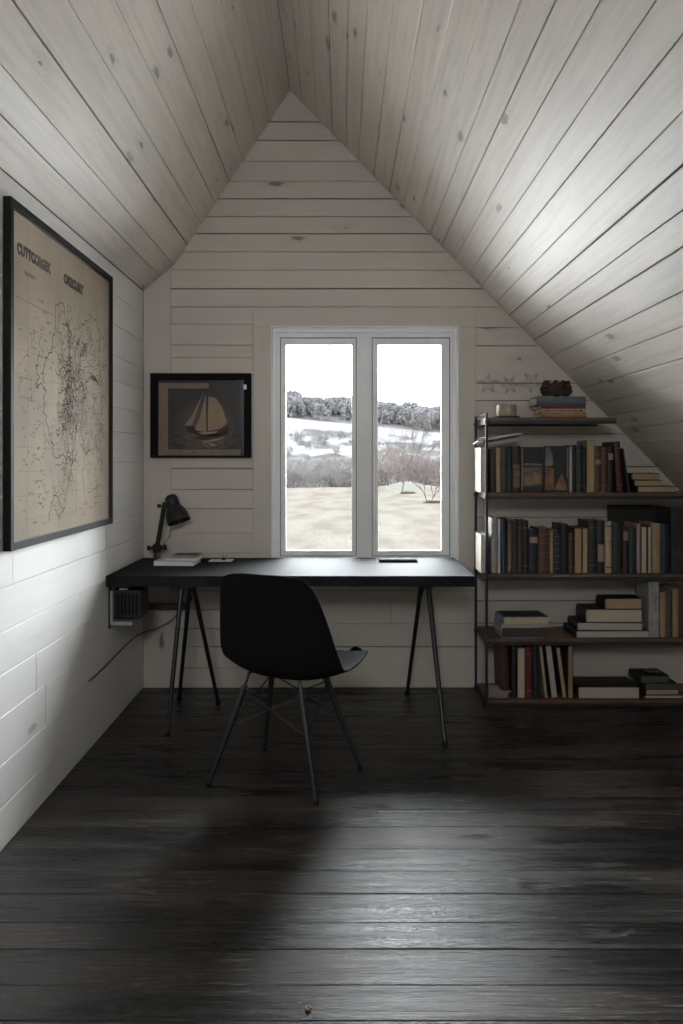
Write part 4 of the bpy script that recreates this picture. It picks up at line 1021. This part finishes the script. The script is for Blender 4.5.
for j in range(ny+1):
    y = 8+(612-8)*(j/ny)**1.25; row = []
    hw = 40+y*.55
    for i in range(nx+1):
        x = (i/nx*2-1)*hw; row.append(m.b.verts.new((x, y, terr(x, y))))
    g.append(row)
for j in range(ny):
    for i in range(nx): m.b.faces.new((g[j][i], g[j][i+1], g[j+1][i+1], g[j+1][i]))
def oc(*c): return tuple(v*OUT for v in c)
def landmat():
    mm = bpy.data.materials.new('winter_land'); mm.use_nodes = True; n = mm.node_tree; b_ = n.nodes['Principled BSDF']; b_.inputs['Roughness'].default_value = 1.; b_.inputs['Specular IOR Level'].default_value = 0.
    tc = N(n, 'ShaderNodeTexCoord'); sp = N(n, 'ShaderNodeSeparateXYZ'); n.links.new(tc.outputs['Object'], sp.inputs[0]); Yc = sp.outputs[1]
    def nz(sx, sy, det=5):
        mp = N(n, 'ShaderNodeMapping'); mp.inputs['Scale'].default_value = (sx, sy, .0); n.links.new(tc.outputs['Object'], mp.inputs[0])
        a = N(n, 'ShaderNodeTexNoise'); a.inputs['Scale'].default_value = 1.; a.inputs['Detail'].default_value = det; n.links.new(mp.outputs[0], a.inputs['Vector']); return a.outputs['Fac']
    grass = mixc(n, ramp(n, nz(.5, .14), .38, .66), oc(.070, .066, .059), oc(.054, .048, .041))
    grass = mixc(n, ramp(n, nz(7., 1.6, 8), .45, .65, 0, .6), grass, oc(.046, .038, .028))
    scrub = mixc(n, ramp(n, nz(.25, .1), .4, .6), oc(.034, .0325, .0325), oc(.046, .0445, .044))  # hill scrub paled, distance haze is put into its colour
    snow = oc(.080, .0805, .082)
    pn_ = ramp(n, nz(.07, .035), .46, .52)
    solid = math_(n, 'MULTIPLY', ramp(n, Yc, 338, 345), ramp(n, Yc, 376, 380, 1, 0))
    patch = math_(n, 'MULTIPLY', math_(n, 'MULTIPLY', ramp(n, Yc, 235, 262), ramp(n, Yc, 345, 350, 1, 0)), pn_)
    forest_snow = math_(n, 'MULTIPLY', ramp(n, Yc, 380, 390), .0)
    sm_ = math_(n, 'MAXIMUM', math_(n, 'MAXIMUM', solid, patch), forest_snow)
    far = mixc(n, sm_, scrub, snow)
    c = mixc(n, ramp(n, Yc, 116, 122), grass, far)
    c = mixc(n, ramp(n, nz(6, 1.2, 8), .52, .70, 0, .45), c, oc(.030, .024, .018)) if False else c
    c = mixc(n, ramp(n, Yc, 26, 30, 1, 0), c, (.80, .80, .80))      # unseen bright snow added below the house to bounce light onto the ceiling
    n.links.new(c, b_.inputs['Base Color']); return mm
o = m.build('ground', landmat(), smooth=True, recalc=False); struct(o, 'dry pale winter field rising to a snowy wooded hill', 'ground')
# snow patch on the crest
m = MB(); g = []
for a in range(25):
    row = []
    for c in range(13):
        x = 6.0+a/24*5.6; y = 99+c/12*14; e = math.sin(PI*a/24)*math.sin(PI*c/12); row.append(m.b.verts.new((x+.5*noise.noise(Vector((0, c*.5, 3))), y, terr(x, y)-.25+.75*e**.6)))
    g.append(row)
for a in range(24):
    for c in range(12): m.b.faces.new((g[a][c], g[a+1][c], g[a+1][c+1], g[a][c+1]))
tag(m.build('snow_drift', pbr('old_snow', oc(.058, .057, .052), 1., spec=0.), smooth=True), 'whitish snow drift on the field edge between the two bare trees', 'snow')

def bark(name, c): return pbr(name, tuple(v*OUT for v in c), 1., spec=0.)
def tree_mesh(name, H, seed, mat, spread=.55, levels=5, trunk=.03, kids=3, first=.25, sides=3, trunks=1, twig=.010):
    rng = random.Random(seed); m = MB()
    def grow(p, d, L, r, lv):
        pts = [p]; q = p; dd = d.copy(); n = 3
        for i in range(n):
            dd = (dd+Vector((rng.gauss(0, .13), rng.gauss(0, .13), rng.gauss(.05, .08)))).normalized(); q = q+dd*L/n; pts.append(q)
        m.tube(pts, [r, r*.86, r*.72, r*.58], sides+(2 if lv == levels else 0), cap=False)
        if lv <= 0: return
        for k in range(kids+(1 if lv == levels else 0)):
            f = rng.uniform(.35, 1.) if k else 1.
            i = min(int(f*n), n-1); b0 = pts[i].lerp(pts[i+1], f*n-i if f < 1 else 1.)
            ang = rng.uniform(.25, spread*1.3); az = rng.uniform(0, 2*PI)
            a = dd.cross(Vector((math.cos(az), math.sin(az), .1))).normalized(); nd = (dd*math.cos(ang)+a*math.sin(ang)).normalized()
            grow(b0, nd, L*rng.uniform(.6, .82), max(twig, r*.55), lv-1)
    for t in range(trunks):
        d = Vector((rng.gauss(0, .06)+(t-(trunks-1)/2)*.7, rng.gauss(0, .06), 1)).normalized(); grow(Vector(((t-(trunks-1)/2)*.12, 0, -.3)), d, H*first+.3, H*trunk*.5, levels)
    bm = m.b
    zt = max(v.co.z for v in bm.verts); s_ = H/zt
    for v in bm.verts: v.co *= s_
    me = bpy.data.meshes.new(name); bm.to_mesh(me); bm.free(); me.materials.append(mat); return me
def conifer_mesh(name, H, seed, mat):
    rng = random.Random(seed); m = MB(); m.tube([(0, 0, -.3), (0, 0, H*.5), (0, 0, H)], [H*.016, H*.01, .01], 5)
    n = int(26)
    for i in range(n):
        f = .12+.86*i/n; z_ = H*f; L = H*.15*(1-f)+.08
        for k in range(11):
            a = rng.uniform(0, 2*PI); l = L*rng.uniform(.7, 1.1); d = Vector((math.cos(a), math.sin(a), 0)); s_ = Vector((-d.y, d.x, 0))
            p0 = Vector((0, 0, z_)); p1 = p0+d*l*.6+Vector((0, 0, -l*.12)); p2 = p0+d*l+Vector((0, 0, -l*.38))
            wv = l*.16
            m.tube([p0, p1, p2], [wv*.5, wv, .015], 4, cap=False)
    me = bpy.data.meshes.new(name); m.b.to_mesh(me); m.b.free(); me.materials.append(mat); return me
def put(me, name, x, y, s_, rz, label, cat, group, dz=0.):
    o = bpy.data.objects.new(name, me); C.objects.link(o); o.location = (x, y, terr(x, y)+dz); o.scale = (s_, s_, s_); o.rotation_euler = (0, 0, rz)
    return tag(o, label, cat, group)
B_FAR = bark('far_hazed_bark', (.100, .098, .102)); B_MID = bark('mid_grey_brown_bark', (.085, .079, .077)); B_PINK = bark('reddish_grey_bark', (.092, .079, .077)); B_NEAR = bark('near_bark', (.055, .046, .041)); B_CON = bark('far_conifer_green', (.075, .083, .086))  # far trees greyed and paled, their colour carries the distance haze
far_m = [tree_mesh('bare_tree', 9, 30+i, B_FAR, 1., 6, .022, 3, .10, 3, 2, .045) for i in range(3)]
mid_m = [tree_mesh('bare_tree', 5, 40+i, B_MID, .9, 5, .022, 3, .14, 3, 3, .009) for i in range(3)]
pink_m = [tree_mesh('bare_tree', 7, 50+i, B_PINK, .7, 6, .016, 3, .16, 3, 2, .008) for i in range(2)]
con_m = [conifer_mesh('conifer', 10, 60+i, B_CON) for i in range(2)]
rng = random.Random(77)
for i in range(175):
    y = 384+80*(i/175)+rng.uniform(-4, 4); x = rng.uniform(-.115, .16)*y
    put(rng.choice(far_m), 'bare_tree', x, y, rng.uniform(.8, 1.25), rng.uniform(0, 6.28), 'grey leafless tree in the wood along the far hilltop', 'tree', 'bare trees of the hilltop wood')
for i, (px_, y, s_) in enumerate([(338, 430, 1.15), (331, 440, .85), (345, 445, .85), (351, 438, .8), (303, 440, .75), (318, 436, .8), (384, 420, 1.0), (391, 425, .95), (398, 430, .85), (406, 420, .9), (414, 428, .95), (424, 430, .8), (290, 440, .7), (310, 445, .7)]):
    put(con_m[i % 2], 'conifer', (px_-341.5)*y/800, y, s_, i*1.1, 'dark evergreen tree rising from the far hilltop wood', 'tree', 'evergreens of the hilltop wood')
for i in range(62):
    y = rng.uniform(225, 335); x = rng.uniform(-.10, .15)*y
    if noise.noise(Vector((x*.04, y*.03, 9))) < -.12: continue
    put(rng.choice(mid_m), 'bush', x, y, rng.uniform(.45, .8), rng.uniform(0, 6.28), 'grey leafless bush on the snow patched hillside', 'bush', 'bushes on the snowy hillside')
for i in range(56):
    y = rng.uniform(124, 175); x = rng.uniform(-.105, .03)*y
    put(rng.choice(mid_m), 'thicket_tree', x, y, rng.uniform(.72, 1.05), rng.uniform(0, 6.28), 'low grey brown tree in the thicket beyond the field, left window', 'tree', 'thicket trees left of the mullion')
for i in range(44):
    y = rng.uniform(122, 165); x = rng.uniform(.028, .17)*y
    put(rng.choice(pink_m), 'thicket_tree', x, y, rng.uniform(.72, 1.05), rng.uniform(0, 6.28), 'reddish grey tall thicket tree beyond the field, right window', 'tree', 'thicket trees right of the mullion')
nt1 = tree_mesh('bare_tree', 10.5, 95, B_NEAR, .30, 6, .016, 3, .30, 4, 1, .007); nt2 = tree_mesh('bare_tree', 6.0, 99, B_NEAR, .36, 6, .019, 3, .30, 4, 2, .005)
put(nt1, 'bare_tree', 7.2, 96, 1., .4, 'taller bare tree on the field edge behind the right window', 'tree', None)
put(nt2, 'bare_tree', 8.1, 74, 1., .2, 'forked smaller bare tree nearest the right window edge', 'tree', None)
for i, (x, y, lb) in enumerate([(7.9, 95, 'tuft of brown grass at the foot of the taller bare tree'), (8.5, 74, 'tuft of brown grass at the foot of the forked bare tree')]):
    m = MB(); rng = random.Random(i)
    for k in range(160):
        a = rng.uniform(0, 6.28); r_ = rng.random()**.5*.55; h_ = rng.uniform(.15, .4); p = Vector((r_*math.cos(a)*1.5, r_*math.sin(a), -.1)); m.tube([p, p+Vector((rng.gauss(0, .1), 0, h_*.6)), p+Vector((rng.gauss(0, .25), 0, h_))], [.03, .022, .004], 3, cap=False)
    o = m.build('grass_tuft', bark('brown_grass', (.034, .027, .019))); o.location = (x, y, terr(x, y)); tag(o, lb, 'grass')
